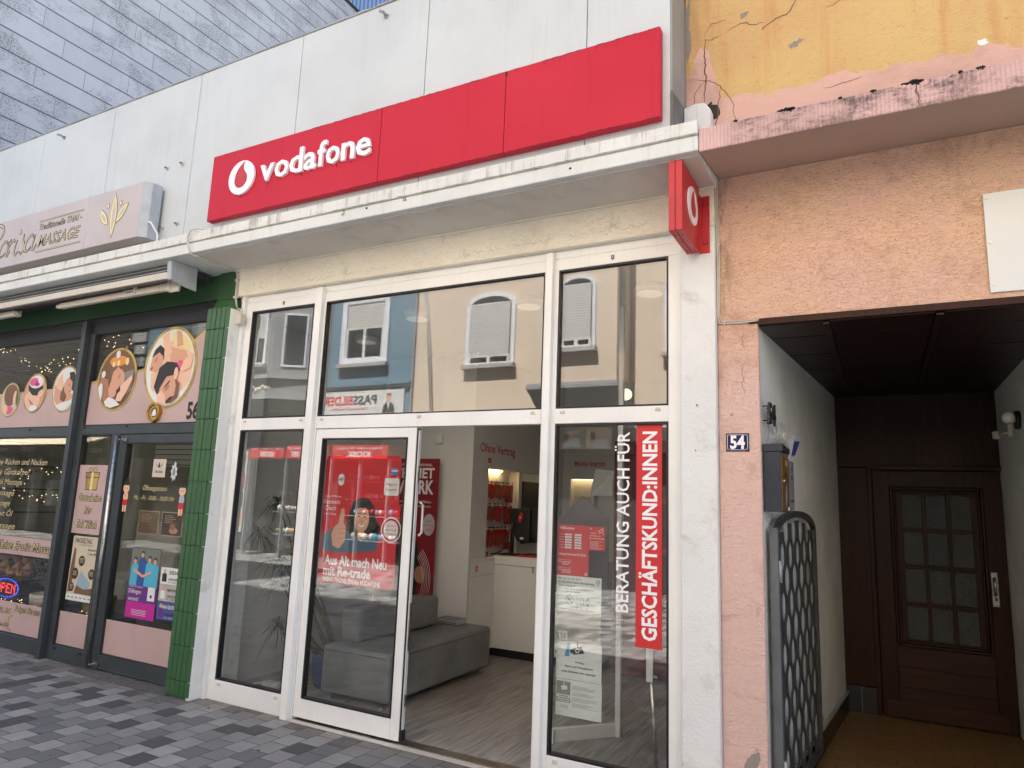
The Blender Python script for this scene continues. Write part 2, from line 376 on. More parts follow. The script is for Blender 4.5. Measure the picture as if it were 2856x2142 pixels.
class MB:
    def __init__(s, fr=F): s.v = []; s.f = []; s.m = []; s.mats = []; s.fr = fr; s.sm = []
    def mi(s, m):
        if m not in s.mats: s.mats.append(m)
        return s.mats.index(m)
    def add(s, vs, fs, m, smooth=False):
        b = len(s.v); s.v += [s.fr(*p) for p in vs]; k = s.mi(m)
        for f in fs: s.f.append(tuple(b+i for i in f)); s.m.append(k); s.sm.append(smooth)
        return s
    def box(s, u0, u1, v0, v1, w0, w1, m):
        vs = [(u, v, w) for u in (u0, u1) for v in (v0, v1) for w in (w0, w1)]
        return s.add(vs, [(0, 1, 3, 2), (4, 6, 7, 5), (0, 4, 5, 1), (2, 3, 7, 6), (0, 2, 6, 4), (1, 5, 7, 3)], m)
    def poly(s, pts, w, m): return s.add([(a, b, w) for a, b in pts], [tuple(range(len(pts)))], m)
    def quad(s, u0, u1, v0, v1, w, m): return s.poly([(u0, v0), (u1, v0), (u1, v1), (u0, v1)], w, m)
    def prism(s, pts, w0, w1, m, smooth=False):
        n = len(pts); vs = [(a, b, w0) for a, b in pts] + [(a, b, w1) for a, b in pts]
        s.add(vs, [tuple(range(n)), tuple(range(n, 2*n))], m)
        b = len(s.v) - 2*n; k = s.mi(m)
        for i in range(n):
            s.f.append((b+i, b+(i+1) % n, b+n+(i+1) % n, b+n+i)); s.m.append(k); s.sm.append(smooth)
        return s
    def ell(s, cu, cv, ru, rv, n=28, a0=0): return [(cu+ru*math.cos(a0+2*math.pi*i/n), cv+rv*math.sin(a0+2*math.pi*i/n)) for i in range(n)]
    def disc(s, cu, cv, ru, rv, w0, m, w1=None, n=28, a0=0):
        p = s.ell(cu, cv, ru, rv, n, a0)
        return s.poly(p, w0, m) if w1 is None else s.prism(p, w0, w1, m)
    def ring(s, cu, cv, ru, rv, t, w0, w1, m, n=36):
        o = s.ell(cu, cv, ru, rv, n); i_ = s.ell(cu, cv, ru-t, rv-t, n)
        vs = [(a, b, w1) for a, b in o]+[(a, b, w1) for a, b in i_]+[(a, b, w0) for a, b in o]+[(a, b, w0) for a, b in i_]
        fs = []
        for k in range(n):
            j = (k+1) % n
            fs += [(k, j, n+j, n+k), (2*n+k, 2*n+j, j, k), (n+k, n+j, 3*n+j, 3*n+k)]
        return s.add(vs, fs, m)
    def frame(s, u0, u1, v0, v1, t, w0, w1, m, tb=None):
        tb = t if tb is None else tb
        s.box(u0, u0+t, v0, v1, w0, w1, m); s.box(u1-t, u1, v0, v1, w0, w1, m)
        s.box(u0+t, u1-t, v0, v0+tb, w0, w1, m); s.box(u0+t, u1-t, v1-tb, v1, w0, w1, m); return s
    def text(s, txt, u0, u1, v, h, w, m, ext=0, off=0.0, shear=0.0, rot=0, flip=False):
        vs, fs, rim = glyphs(txt, off, shear)
        x0 = min(p[0] for p in vs); x1 = max(p[0] for p in vs); k = (u1-u0)/max(x1-x0, 1e-6); kv = h/CAP
        def T(p, ww):
            a, b = (p[0]-x0)*k, p[1]*kv
            if rot == 90: return (v-b, u0+a, ww)      # reads upwards: u0..u1 run along v
            return (u0+a, v+b, ww)
        n = len(vs); s.add([T(p, w) for p in vs], fs, m)
        if ext:
            b = len(s.v); s.v += [s.fr(*T(p, w-ext)) for p in vs]; kk = s.mi(m)
            for a, c in rim: s.f.append((b-n+a, b-n+c, b+c, b+a)); s.m.append(kk); s.sm.append(False)
        return s
    def gold(s, txt, u0, u1, v, h, w, shear=.25, off=.05):
        s.text(txt, u0, u1, v, h, w, M_INKB, 0, off, shear); return s.text(txt, u0+.004, u1-.004, v, h, w+.0015, M_GOLDL, 0, -.008, shear)
    def tube(s, pts, r, m, n=8, closed=False, local=True):
        P = [Vector(s.fr(*p)) for p in pts]; b = len(s.v); k = s.mi(m); up = Vector((0, 0, 1)); prev = None
        for i, p in enumerate(P):
            d = (P[min(i+1, len(P)-1)]-P[max(i-1, 0)])
            d = d.normalized() if d.length > 1e-9 else Vector((0, 0, 1))
            if prev is None: prev = d.orthogonal().normalized()
            a = prev - d*prev.dot(d); a = a.normalized() if a.length > 1e-6 else d.orthogonal().normalized(); prev = a
            c = d.cross(a); rr = r[i] if isinstance(r, (list, tuple)) else r
            for j in range(n):
                t = 2*math.pi*j/n; s.v.append(tuple(p+(a*math.cos(t)+c*math.sin(t))*rr))
        for i in range(len(P)-1):
            for j in range(n):
                s.f.append((b+i*n+j, b+i*n+(j+1) % n, b+(i+1)*n+(j+1) % n, b+(i+1)*n+j)); s.m.append(k); s.sm.append(True)
        s.f.append(tuple(b+j for j in range(n))); s.m.append(k); s.sm.append(False)
        q = b+(len(P)-1)*n; s.f.append(tuple(q+j for j in range(n))); s.m.append(k); s.sm.append(False)
        return s
    def lathe(s, c, prof, m, n=20, axis='z', squash=1.0):
        b = len(s.v); k = s.mi(m); cx, cy, cz = s.fr(*c)
        for r_, h in prof:
            for j in range(n):
                t = 2*math.pi*j/n; x, y = r_*math.cos(t), r_*math.sin(t)*squash
                s.v.append({'z': (cx+x, cy+y, cz+h), 'y': (cx+x, cy+h, cz+y), 'x': (cx+h, cy+x, cz+y)}[axis])
        for i in range(len(prof)-1):
            for j in range(n):
                s.f.append((b+i*n+j, b+i*n+(j+1) % n, b+(i+1)*n+(j+1) % n, b+(i+1)*n+j)); s.m.append(k); s.sm.append(True)
        s.f.append(tuple(b+j for j in range(n))); s.m.append(k); s.sm.append(False)
        q = b+(len(prof)-1)*n; s.f.append(tuple(q+j for j in range(n))); s.m.append(k); s.sm.append(False)
        return s
    def ball(s, c, r, m, n=12, sq=(1, 1, 1)):
        b = len(s.v); k = s.mi(m); c = s.fr(*c); rings = n//2
        for i in range(rings+1):
            ph = math.pi*i/rings
            for j in range(n):
                t = 2*math.pi*j/n
                s.v.append((c[0]+r*sq[0]*math.sin(ph)*math.cos(t), c[1]+r*sq[1]*math.sin(ph)*math.sin(t), c[2]+r*sq[2]*math.cos(ph)))
        for i in range(rings):
            for j in range(n):
                s.f.append((b+i*n+j, b+i*n+(j+1) % n, b+(i+1)*n+(j+1) % n, b+(i+1)*n+j)); s.m.append(k); s.sm.append(True)
        return s
    def build(s, name, parent=None, bevel=0, seg=2, label=None):
        o_ = _org.get(parent.name, Vector((0, 0, 0))) if parent else None
        if o_ is None:
            xs = [p[0] for p in s.v]; ys = [p[1] for p in s.v]; zs = [p[2] for p in s.v]
            o_ = Vector(((min(xs)+max(xs))/2, (min(ys)+max(ys))/2, min(zs)))
        me = bpy.data.meshes.new(name); me.from_pydata([tuple(Vector(p)-o_) for p in s.v], [], s.f)
        for m in s.mats: me.materials.append(m)
        me.polygons.foreach_set('material_index', s.m); me.polygons.foreach_set('use_smooth', s.sm)
        bm = bmesh.new(); bm.from_mesh(me); bmesh.ops.recalc_face_normals(bm, faces=bm.faces); bm.to_mesh(me); bm.free(); me.update()
        o = bpy.data.objects.new(name, me); C.objects.link(o)
        if parent: o.parent = parent
        else: o.location = o_
        _org[o.name] = o_
        if bevel:
            b = o.modifiers.new('bevel', 'BEVEL'); b.width = bevel; b.segments = seg; b.limit_method = 'ANGLE'; b.angle_limit = R(40)
        if label: o['label'] = label
        return o
def tag(o, label, cat, group=None):
    o['label'] = label; o['category'] = cat
    if group: o['group'] = group
    return o
def thing(name, label, cat, loc, group=None):
    o = bpy.data.objects.new(name, None); C.objects.link(o); o.location = loc; _org[o.name] = Vector(loc); o.empty_display_size = .1
    return tag(o, label, cat, group)
def struct(o): o['kind'] = 'structure'; return o
rnd = random.Random(7)
def brand_mark(b, cu, cv, r, w, white=M_WINKB, red=M_RED2, ext=.02, n=40, mirror=1):
    b.prism(b.ell(cu, cv, r, r, n), w, w+ext, white)
    p = []
    c0 = (0.0, -.12); q = .50
    for i in range(22):
        a = R(50 - i*(250/21)); p.append((c0[0]+q*math.cos(a), c0[1]+q*math.sin(a)))
    a0, tip, a1 = p[-1], (.30, .96), p[0]
    for k in range(1, 9):
        t = k/9; c1 = (-.42, .62)
        p.append(((1-t)**2*a0[0]+2*t*(1-t)*c1[0]+t*t*tip[0], (1-t)**2*a0[1]+2*t*(1-t)*c1[1]+t*t*tip[1]))
    p.append(tip)
    for k in range(1, 7):
        t = k/7; c1 = (-.02, .62)
        p.append(((1-t)**2*tip[0]+2*t*(1-t)*c1[0]+t*t*a1[0], (1-t)**2*tip[1]+2*t*(1-t)*c1[1]+t*t*a1[1]))
    b.poly([(cu+mirror*x*r, cv+y*r) for x, y in p], w+ext+.0015, red)

# ================================================================== GROUND
b = MB(WLD)
b.poly([(-150, -100), (150, -100), (150, 100), (-150, 100)], 0, M_PAVE); struct(b.build('pavement'))

for x_, y_, l_ in ((-4.76, -.17, 'small brown leaf stalk on the paving before the left pane'), (-3.30, -.10, 'dry leaf scrap at the foot of the door leaf'), (-5.6, -1.05, 'cigarette end on the paving before the green pier')):
    q = MB(WLD); q.tube([(x_, y_, .006), (x_+.018, y_+.006, .007), (x_+.03, y_-.004, .006)], [.003, .005, .002], plain('dry_leaf', (.20, .13, .07), .9), 6); tag(q.build('litter'), l_, 'litter')

# ================================================================== SHOP BUILDING (setting)
sb = thing('shop_building', 'low white flat-roofed building with panelled fascia over both shops', 'building', (-5.0, 1, 0))
b = MB(); js = [-12, -10.6, -9.33, -8.03, -6.755, -5.44, -4.16, -2.86, -1.57, -1.016]
for a, c in zip(js, js[1:]): b.box(a+.003, c-.003, 3.885, 5.52, .33, .398, M_FASCIA)
b.build('fascia', sb, .002, 1)
b = MB(); b.box(-12, -1.02, 3.84, 5.50, .10, .325, M_DGREYM); b.build('fascia_backing', sb)
b = MB()                                                             # ragged lead coping on the fascia
x = -12
while x < -1.05:
    l = rnd.uniform(.04, .13); b.box(x, min(x+l, -1.02), 5.5215, 5.533+rnd.uniform(0, .008), .20, .402+rnd.uniform(0, .008), M_GREYM); x += l
b.build('coping', sb)
b = MB(); b.box(-1.0155, -1.008, 4.17, 5.52, .10, .397, M_GREYM); b.build('fascia_return', sb)
b = MB(); b.fr = FX(-1.005); b.prism([(-.41, 3.87), (-.41, 4.153), (-.10, 4.20), (-.10, 3.87)], -.008, .004, M_DGREYM); b.build('flashing', sb)
b = MB(); b.prism([(-1.0, 3.86), (-1.0, 4.18), (-.93, 4.195), (-.87, 4.19), (-.835, 4.14), (-.83, 3.86)], .065, .16, M_LEDGE); b.build('ledge_upstand', sb, .01)
b = MB(); b.box(-12, -.825, 3.765, 3.848, -.1, .556, M_DRIP); b.build('drip_trim', sb, .006)
b = MB()
b.prism([(-12, 3.672), (-5.09, 3.672), (-.825, 3.672), (-.825, 3.764), (-12, 3.764)], .0, .54, M_LEDGE); b.build('canopy', sb, .008)
b = MB(); b.box(-5.085, -.83, 3.664, 3.671, .052, .49, M_SOFFIT); b.box(-5.085, -.83, 3.655, 3.6695, .052, .075, M_LINTEL); b.build('soffit', sb, .003, 1)
b = MB(); n = 90                                                      # crumbling mortar line between fascia and ledge
top, bot = [], []
for i in range(n+1):
    u = -12 + 11*i/n; top.append((u, 3.878+rnd.uniform(0, .02)))
b.prism([(-12, 3.846)] + top + [(-1.0, 3.846)], .36, .43, M_LEDGE); b.build('mortar_fillet', sb)
b = MB(); b.box(-5.10, -.842, 3.42, 3.668, -.2, .05, M_LINTEL); b.build('lintel', sb, .012)
for u_ in [-4.9+.11*k for k in range(34)]:
    q = MB(); n_ = 9; P = [(u_+rnd.uniform(-.01, .01)+.012*i, 3.47+rnd.gauss(0, .012)+(.02 if u_ > -2.6 else 0)) for i in range(n_)]
    if rnd.random() < (.75 if u_ > -2.8 else .35):
        for i in range(n_-1): (x0, z0), (x1, z1) = P[i], P[i+1]; q.poly([(x0, z0), (x1, z1), (x1, z1+.0022), (x0, z0+.0022)], .0512, plain('flake_edge', (.30, .25, .18), .9))
        q.build('flaking_paint', sb)
b = MB(); b.box(-1.058, -.842, 0, 3.4195, -.35, .05, M_PILLAR); b.build('pillar', sb, .012)
b = MB(); b.box(-5.027, -4.985, 0, 3.42, -.3, .03, M_PILLAR); b.box(-5.07, -5.0275, 0, 3.29, -.3, .135, M_PILLAR); b.build('pillar', sb, .006)
for c_u, c_v, r_ in ((-.955, 2.30, .013), (-.965, 2.03, .010), (-.93, 1.62, .006)):   # filled plug holes
    q = MB(); q.ring(c_u, c_v, r_, r_*1.2, r_*.5, .049, .054, M_LINTEL, 14); q.disc(c_u, c_v, r_*.55, r_*.6, .0525, M_GINK, n=12); q.build('plug_hole', sb)
# green painted tile pier
b = MB(); U0, U1 = -5.332, -5.03; ribs = 5; rw = (U1-U0)/ribs; z = 0.02; rows = [0.12, .27, .27, .27, .27, .27, .27, .27, .27, .27, .27, .27, .20]
b.box(U0, -5.071, 0.0, 3.27, -.3, .122, M_GREEN)
for h in rows:
    jx = rnd.uniform(-.002, .002)
    for k in range(ribs):
        b.box(U0+k*rw+.003+jx, U0+(k+1)*rw-.003+jx, z+.002, z+h-.002, .10, .14+rnd.uniform(-.002, .002), M_GREEN)
    z += h
b.build('tiled_pier', sb, .004)
b = MB(); b.fr = lambda u, v, w: (u, v, w)
b.v = []; P = [(-5.332, -.12, 3.262), (-5.03, -.12, 3.262), (-5.10, -.05, 3.41), (-5.332, -.05, 3.41), (-5.332, .2, 3.262), (-5.03, .2, 3.262), (-5.10, .2, 3.41), (-5.332, .2, 3.41)]
b.add(P, [(0, 1, 2, 3), (4, 5, 6, 7), (0, 1, 5, 4), (1, 2, 6, 5), (3, 2, 6, 7), (0, 3, 7, 4)], M_GREEN); b.build('pier_shoulder', sb, .004)
b = MB(); b.box(-5.333, -5.103, 3.411, 3.671, -.3, .05, M_GREEND); b.box(-12, -5.3335, 3.432, 3.671, -.3, .02, M_GREEND); b.build('green_lintel', sb, .004)
# shells of the two shops
b = MB(); b.box(-5.30, -5.15, 0, 3.6, -5.0, -.31, M_GREYW); b.box(-5.149, -4.301, 0, 3.3, -2.6, -2.25, M_GREYW); b.build('inner_wall', sb)
b = MB(); b.box(-4.30, -3.87, 0, 3.299, -2.55, -2.2, M_SLIP); b.build('inner_column', sb)
b = MB(); b.fr = FX(-3.87)
b.box(2.551, 4.70, 2.04, 3.299, -.45, 0, M_SLIP); b.box(2.551, 4.70, 0, 2.04, -.75, -.45, M_SLIP)
b.box(3.291, 3.37, 1.07, 2.039, -.449, 0, M_SLIP); b.box(3.85, 4.70, 0, 2.039, -.449, 0, M_SLIP); b.build('inner_wall', sb)
b = MB(); b.box(-3.87, -.80, 0, 3.299, -4.75, -4.60, M_SLIP); b.box(-.95, -.85, 0, 3.299, -4.59, -.36, M_SLIP); b.build('inner_wall', sb)
b = MB(); b.box(-5.149, -.95, 3.30, 3.42, -4.75, -.02, M_SLIP); b.build('ceiling', sb)
b = MB(); b.box(-12, -5.301, 0, 3.5, -2.7, -2.5, M_MROOM); b.box(-12, -5.301, 3.43, 3.52, -2.49, -.02, M_MROOM)
for k in range(6): b.box(-12, -5.31, 3.422, 3.43, -.3-.36*k, -.29-.36*k, M_BLK)
b.build('massage_room', sb)
b = MB(); b.box(-12.2, -.84, 3.45, 5.45, -7.5, -4.76, M_GREYH); b.box(-12.2, -1.02, 5.40, 5.48, -4.75, .09, M_GREYH); b.build('roof', sb)
b = MB(WLD); b.poly([(-5.15, .045), (-.95, .045), (-.95, 4.6), (-5.15, 4.6)], .012, M_FLOORW); struct(b.build('shop_floor'))
b = MB(WLD); b.poly([(-12, .05), (-5.3, .05), (-5.3, 2.5), (-12, 2.5)], .012, plain('massage_floor', (.12, .09, .07), .4)); struct(b.build('massage_floor'))

# ---- bolts, hooks and cables on the white fascia
for i, (u, v, wh) in enumerate([(-5.778, 4.645, 'left of the pair above the pink sign end'), (-5.563, 4.647, 'right of the pair above the pink sign end'), (-5.534, 4.055, 'low, near the joint beside the pink sign'), (-5.741, 4.051, 'low, hard against the pink sign end')]):
    q = MB(); q.disc(u, v, .022, .022, .3985, M_CABLE, .406, 14); q.disc(u, v, .012, .012, .406, M_STEEL, .424, 8); q.disc(u, v, .006, .006, .424, M_DGREYM, .435, 8)
    tag(q.build('bolt'), 'steel anchor bolt in the fascia, '+wh, 'bolt', 'anchor bolts in the fascia')
for u, v, lab in ((-7.636, 5.385, 'bent grey hook high on the white fascia over the pink massage sign'), (-3.270, 5.41, 'short grey peg high on the white fascia over the red sign')):
    q = MB(); q.tube([(u, v, .398), (u+.005, v+.005, .45), (u-.02, v+.01, .465)], .012, M_GREYM); q.disc(u, v, .022, .022, .3985, M_GREYM, .406, 12); tag(q.build('hook'), lab, 'hook')
q = MB(); q.tube([(-4.905, 3.95, .43), (-4.90, 3.87, .45), (-5.0, 3.862, .58), (-5.07, 3.852, .59), (-5.098, 3.80, .59), (-5.10, 3.72, .575), (-5.09, 3.66, .55), (-5.085, 3.655, .45), (-5.085, 3.655, .22), (-5.083, 3.652, .075), (-5.075, 3.60, .065), (-5.072, 3.42, .065), (-5.052, 3.25, .04)], .0085, M_CABLE, 8)
for v in (3.56, 3.40): q.box(-5.09, -5.057, v, v+.02, .05, .078, M_CABLE)
for w in (.15, .32, .48): q.box(-5.10, -5.07, 3.645, 3.668, w, w+.02, M_CABLE)
tag(q.build('power_cable'), 'white power cable from the red sign down the corner to the junction box', 'cable')
q = MB(); q.prism([(-5.065, 3.155), (-4.955, 3.155), (-4.955, 3.245), (-5.065, 3.25)], .03, .085, M_CABLE); q.tube([(-4.985, 3.235, .06), (-4.985, 3.29, .06), (-5.03, 3.30, .06)], .008, M_CABLE, 8)
tag(q.build('junction_box', bevel=.006), 'painted square junction box at the top of the narrow white pillar', 'junction box')
q = MB(); q.tube([(-5.80, 4.05, .52), (-5.74, 4.06, .53), (-5.70, 4.04, .54), (-5.65, 3.94, .50), (-5.61, 3.86, .52)], .010, M_WHITE, 8)
tag(q.build('sign_cable'), 'short taped white cable hanging from the end of the pink massage sign', 'cable')
q = MB(); q.tube([(-.832, 3.70, .05), (-.838, 3.5, .008), (-.832, 3.2, .008), (-.836, 2.85, .008), (-.826, 2.80, .008), (-.70, 2.795, .008), (-.612, 2.80, .008)], .005, M_CREAM, 6)
q.tube([(-.822, 3.70, .05), (-.828, 3.5, .008), (-.822, 3.2, .008), (-.828, 2.86, .008), (-.812, 2.812, .008), (-.70, 2.806, .008), (-.612, 2.81, .008)], .004, M_CREAM, 6)
for v in (3.55, 3.3, 3.05): q.box(-.842, -.815, v, v+.008, .0, .012, M_CREAM)
q.box(-.80, -.795, 2.78, 2.815, 0, .014, M_CREAM)
tag(q.build('wall_cable'), 'thin cream twin cable down the joint between white pillar and salmon wall', 'cable')

# ================================================================== RED FASCIA SIGN
s1 = thing('fascia_sign', 'long red fascia sign with white raised lettering', 'sign', (-3.06, -.46, 3.975))
b = MB()
for a, c in ((-5.05, -3.192), (-3.188, -2.130), (-2.126, -1.065)): b.box(a, c, 3.975, 4.573, .404, .462, M_RED)
b.build('panel', s1, .002, 1)
b = MB(); b.box(-5.04, -1.075, 3.985, 4.56, .3985, .4035, M_BLK); b.build('backing', s1)
b = MB(); brand_mark(b, -4.644, 4.293, .152, .463, ext=.022); b.build('emblem', s1, .002, 1)
for ch, a, c in (('v', -4.42, -4.262), ('o', -4.252, -4.098), ('d', -4.088, -3.945), ('a', -3.93, -3.800), ('f', -3.79, -3.700), ('o', -3.70, -3.560), ('n', -3.543, -3.413), ('e', -3.398, -3.256)):
    q = MB(); q.text(ch, a, c, 4.212, .205, .486, M_WINKB, .022, .016); q.build('letter', s1)
def grime(par, u0, u1, v, w, m, h=.004, name='grime_line', step=.03, gap=.35, up=False):
    q = MB(); u = u0
    while u < u1:
        l = rnd.uniform(step*.5, step*2.5); e_ = min(u+l, u1)
        if rnd.random() > gap:
            a = rnd.uniform(.3, 1)*h; b_ = rnd.uniform(.3, 1)*h; mid = (u+e_)/2
            q.poly([(u, v), (mid, v-(-.3 if up else .3)*a), (e_, v), (e_, v+b_*.4*(-1 if not up else 1)*-1), (mid, v+a), (u, v+b_*.3)], w, m)
        u = e_
    o = q.build(name, par); o['kind'] = 'stuff'; return o
M_GRIME = plain('black_grime', (.06, .035, .03), .95, 0, .3, 30)
grime(s1, -5.045, -1.07, 3.977, .4632, M_GRIME, .006, gap=.25); grime(s1, -3.9, -1.07, 4.5715, .4632, M_GRIME, -.006, gap=.45)
for a_, b__ in ((-4.34, .05), (-4.645, .03), (-3.97, .03), (-3.6, .03), (-3.46, .03)):
    q = MB(); q.poly([(a_-.006, 4.20 if a_ > -4.6 else 4.14), (a_+.006, 4.20 if a_ > -4.6 else 4.14), (a_+.001, (4.20 if a_ > -4.6 else 4.14)-b__), (a_-.001, (4.20 if a_ > -4.6 else 4.14)-b__)], .4632, M_GRIME); q.build('rust_run', s1)
q = MB(); q.poly([(-2.136, 4.571), (-2.118, 4.571), (-2.126, 4.50)], .4634, M_GRIME); q.build('rust_run', s1)
M_CRV = plain('crevice_dirt', (.16, .12, .08), .95, 0, .3, 30)
grime(sb, -11, -1.02, 3.892, .4312, M_CRV, .006, gap=.15, step=.05); grime(sb, -5.0, -1.02, 3.868, .4312, M_CRV, .004, gap=.45, step=.04)
grime(sb, -11, -.83, 3.7665, .5568, M_CRV, .0035, gap=.3, step=.06)
for u_, v_, r__ in ((-3.42, 3.735, .03), (-2.86, 3.74, .022), (-3.20, 3.742, .012), (-1.6, 3.72, .010)):
    q = MB()
    for k in range(26):
        a = rnd.uniform(0, 6.28); rr = r__*rnd.random(); x_, z_ = u_+rr*math.cos(a), v_+rr*math.sin(a)*.9; d_ = rnd.uniform(.0015, .0045); q.disc(x_, z_, d_, d_, .5412, M_CRV, n=6)
    q.build('dirt_spot', sb)['kind'] = 'stuff'
# blade sign
s2 = thing('blade_sign', 'red square projecting sign with white round emblem under the ledge', 'sign', (-.96, -.1, 3.24))
b = MB(); b.box(-1.003, -.9665, 3.236, 3.655, .085, .50, M_RED2); b.box(-.9635, -.925, 3.236, 3.655, .085, .50, M_RED2); b.build('panel', s2, .003)
b = MB(); b.box(-.9668, -.9632, 3.24, 3.652, .09, .496, M_BLK); b.build('seam', s2)
b = MB(FX(-.925)); brand_mark(b, -.268, 3.467, .115, .0, M_WINKB, M_RED2, .008, mirror=1); b.build('emblem', s2)
b = MB(); b.box(-.925, -.868, 3.242, 3.613, .0505, .058, M_RED2); b.box(-.93, -.918, 3.242, 3.613, .058, .086, M_RED2); b.build('bracket', s2, .002)
for v in (3.31, 3.56):
    q = MB(); q.disc(-.893, v, .012, .012, .058, M_RED2, .066, 6); q.ring(-.893, v, .017, .017, .003, .0582, .0595, M_BLK, 16); q.build('bolt', s2)
for u in (-.985, -.945):
    for w in (.14, .42): q = MB(WLD); q.lathe((u, -w, 3.233), [(.004, 0), (.004, .004)], M_BLK, 8); q.build('screw', s2)

# ================================================================== PINK MASSAGE SIGN
s3 = thing('massage_sign', 'pale pink box sign with gold massage lettering and lotus', 'sign', (-7.6, -.5, 3.92))
b = MB(); b.box(-10.0, -6.652, 3.915, 4.447, .425, .58, M_FILM2 if False else plain('pale_pink_face', (.50, .45, .445), .45, 0, .04, 2)); b.box(-6.648, -5.83, 3.915, 4.447, .425, .58, _cache['pale_pink_face']); b.build('face', s3, .003, 1)
b = MB(); b.prism([(-5.829, .425), (-5.77, .425), (-5.77, .52), (-5.829, .579)], 3.917, 4.445, M_GREYM); b.fr = F
b = MB(lambda u, v, w: (u, -v, w)); b.prism([(-5.829, .425), (-5.768, .425), (-5.768, .525), (-5.829, .579)], 3.917, 4.446, plain('pale_blue_grey_metal', (.40, .45, .49), .4)); b.build('end_cap', s3, .002, 1)
b = MB(); w = .5815
b.text('MASSAGE', -7.46, -6.735, 4.055, .115, w, M_INKB, 0, .03, .25); b.text('MASSAGE', -7.452, -6.742, 4.055, .115, w+.0015, ink('sign_gold', (.55, .47, .30)), 0, -.012, .25); b.build('lettering', s3)
SG = _cache['sign_gold']
b = MB(); b.text('Traditionelle THAI -', -7.475, -6.735, 4.232, .066, w, M_INKB, 0, .03, .25); b.text('Traditionelle THAI -', -7.470, -6.74, 4.232, .066, w+.0015, SG, 0, -.02, .25); b.build('lettering', s3); b = MB()
for v0, a, c in ((4.320, -7.489, -6.722), (3.992, -7.48, -6.71)): b.box(a, c, v0, v0+.016, w-.001, w, M_INKB); b.box(a+.004, c-.004, v0+.004, v0+.012, w, w+.0015, SG); b.build('underline', s3); b = MB()
b = MB()
for mm, t, dw in ((M_INKB, 0, 0), (SG, .009, .0015)):
    def ribbon(pts, wd):
        n = len(pts); L_, R_ = [], []
        for i, (x, y) in enumerate(pts):
            x0, y0 = pts[max(i-1, 0)]; x1, y1 = pts[min(i+1, n-1)]; d = math.hypot(x1-x0, y1-y0) or 1; nx, ny = -(y1-y0)/d, (x1-x0)/d
            k = max(wd*(.35+.65*math.sin(math.pi*(i+.5)/n))-t, .001); L_.append((x+nx*k, y+ny*k)); R_.append((x-nx*k, y-ny*k))
        for i in range(n-1): b.poly([L_[i], L_[i+1], R_[i+1], R_[i]], w+dw, mm)
    def loop(cx, cy, rx, ry, a0, a1, wd, tilt=.35):
        P = []
        for i in range(15):
            a = R(a0+(a1-a0)*i/14); x, y = rx*math.cos(a), ry*math.sin(a); P.append((cx+x+tilt*y, cy+y))
        ribbon(P, wd)
    # script word: capital then "arisa"
    loop(-8.33, 4.31, .16, .10, -60, 200, .022); loop(-8.40, 4.17, .16, .13, 20, -190, .026)
    for cx in (-8.12, -7.625): loop(cx, 4.12, .068, .085, 30, 330, .020); ribbon([(cx+.10, 4.20), (cx+.075, 4.12), (cx+.055, 4.04), (cx+.10, 4.03), (cx+.14, 4.09)], .018)
    ribbon([(-7.99, 4.22), (-8.0, 4.17), (-8.03, 4.10), (-8.06, 4.03)], .018); ribbon([(-8.03, 4.12), (-7.97, 4.18), (-7.93, 4.20), (-7.90, 4.17)], .017)
    ribbon([(-7.86, 4.19), (-7.89, 4.12), (-7.90, 4.05), (-7.86, 4.02), (-7.82, 4.06)], .018); b.disc(-7.825, 4.27, .026-t*.6, .03-t*.6, w+dw, mm, n=16)
    ribbon([(-7.74, 4.24), (-7.75, 4.18), (-7.72, 4.12), (-7.71, 4.06), (-7.76, 4.02), (-7.80, 4.05)], .018)
b.build('lettering', s3)
b = MB()
for mm, t, dw in ((M_INKB, 0, 0), (M_GOLDL, .006, .0015), (plain('pale_pink_face', (0, 0, 0)), .028, .003)):
    def leaf(a, c, wid, bend):
        L_, R_ = [], []
        for i in range(13):
            s_ = i/12; x = a[0]+(c[0]-a[0])*s_; y = a[1]+(c[1]-a[1])*s_; dx, dy = c[0]-a[0], c[1]-a[1]; d = math.hypot(dx, dy); nx, ny = -dy/d, dx/d
            o = bend*math.sin(math.pi*s_); k = max(wid*math.sin(math.pi*min(max(s_, .02), .98))**.8 - t, 0); L_.append((x+nx*(o+k), y+ny*(o+k))); R_.append((x+nx*(o-k), y+ny*(o-k)))
        b.poly(L_+R_[::-1], w+dw, mm)
    leaf((-6.29, 4.10), (-6.435, 4.275), .045, .01); leaf((-6.17, 4.10), (-6.01, 4.275), .045, .01); leaf((-6.215, 3.965), (-6.226, 4.405), .052, .0)
    for cx, cy in ((-6.320, 4.291), (-6.127, 4.288)):
        if t < .02: b.disc(cx, cy, .022-t, .026-t, w+dw, mm, n=18)
b.build('lotus', s3)

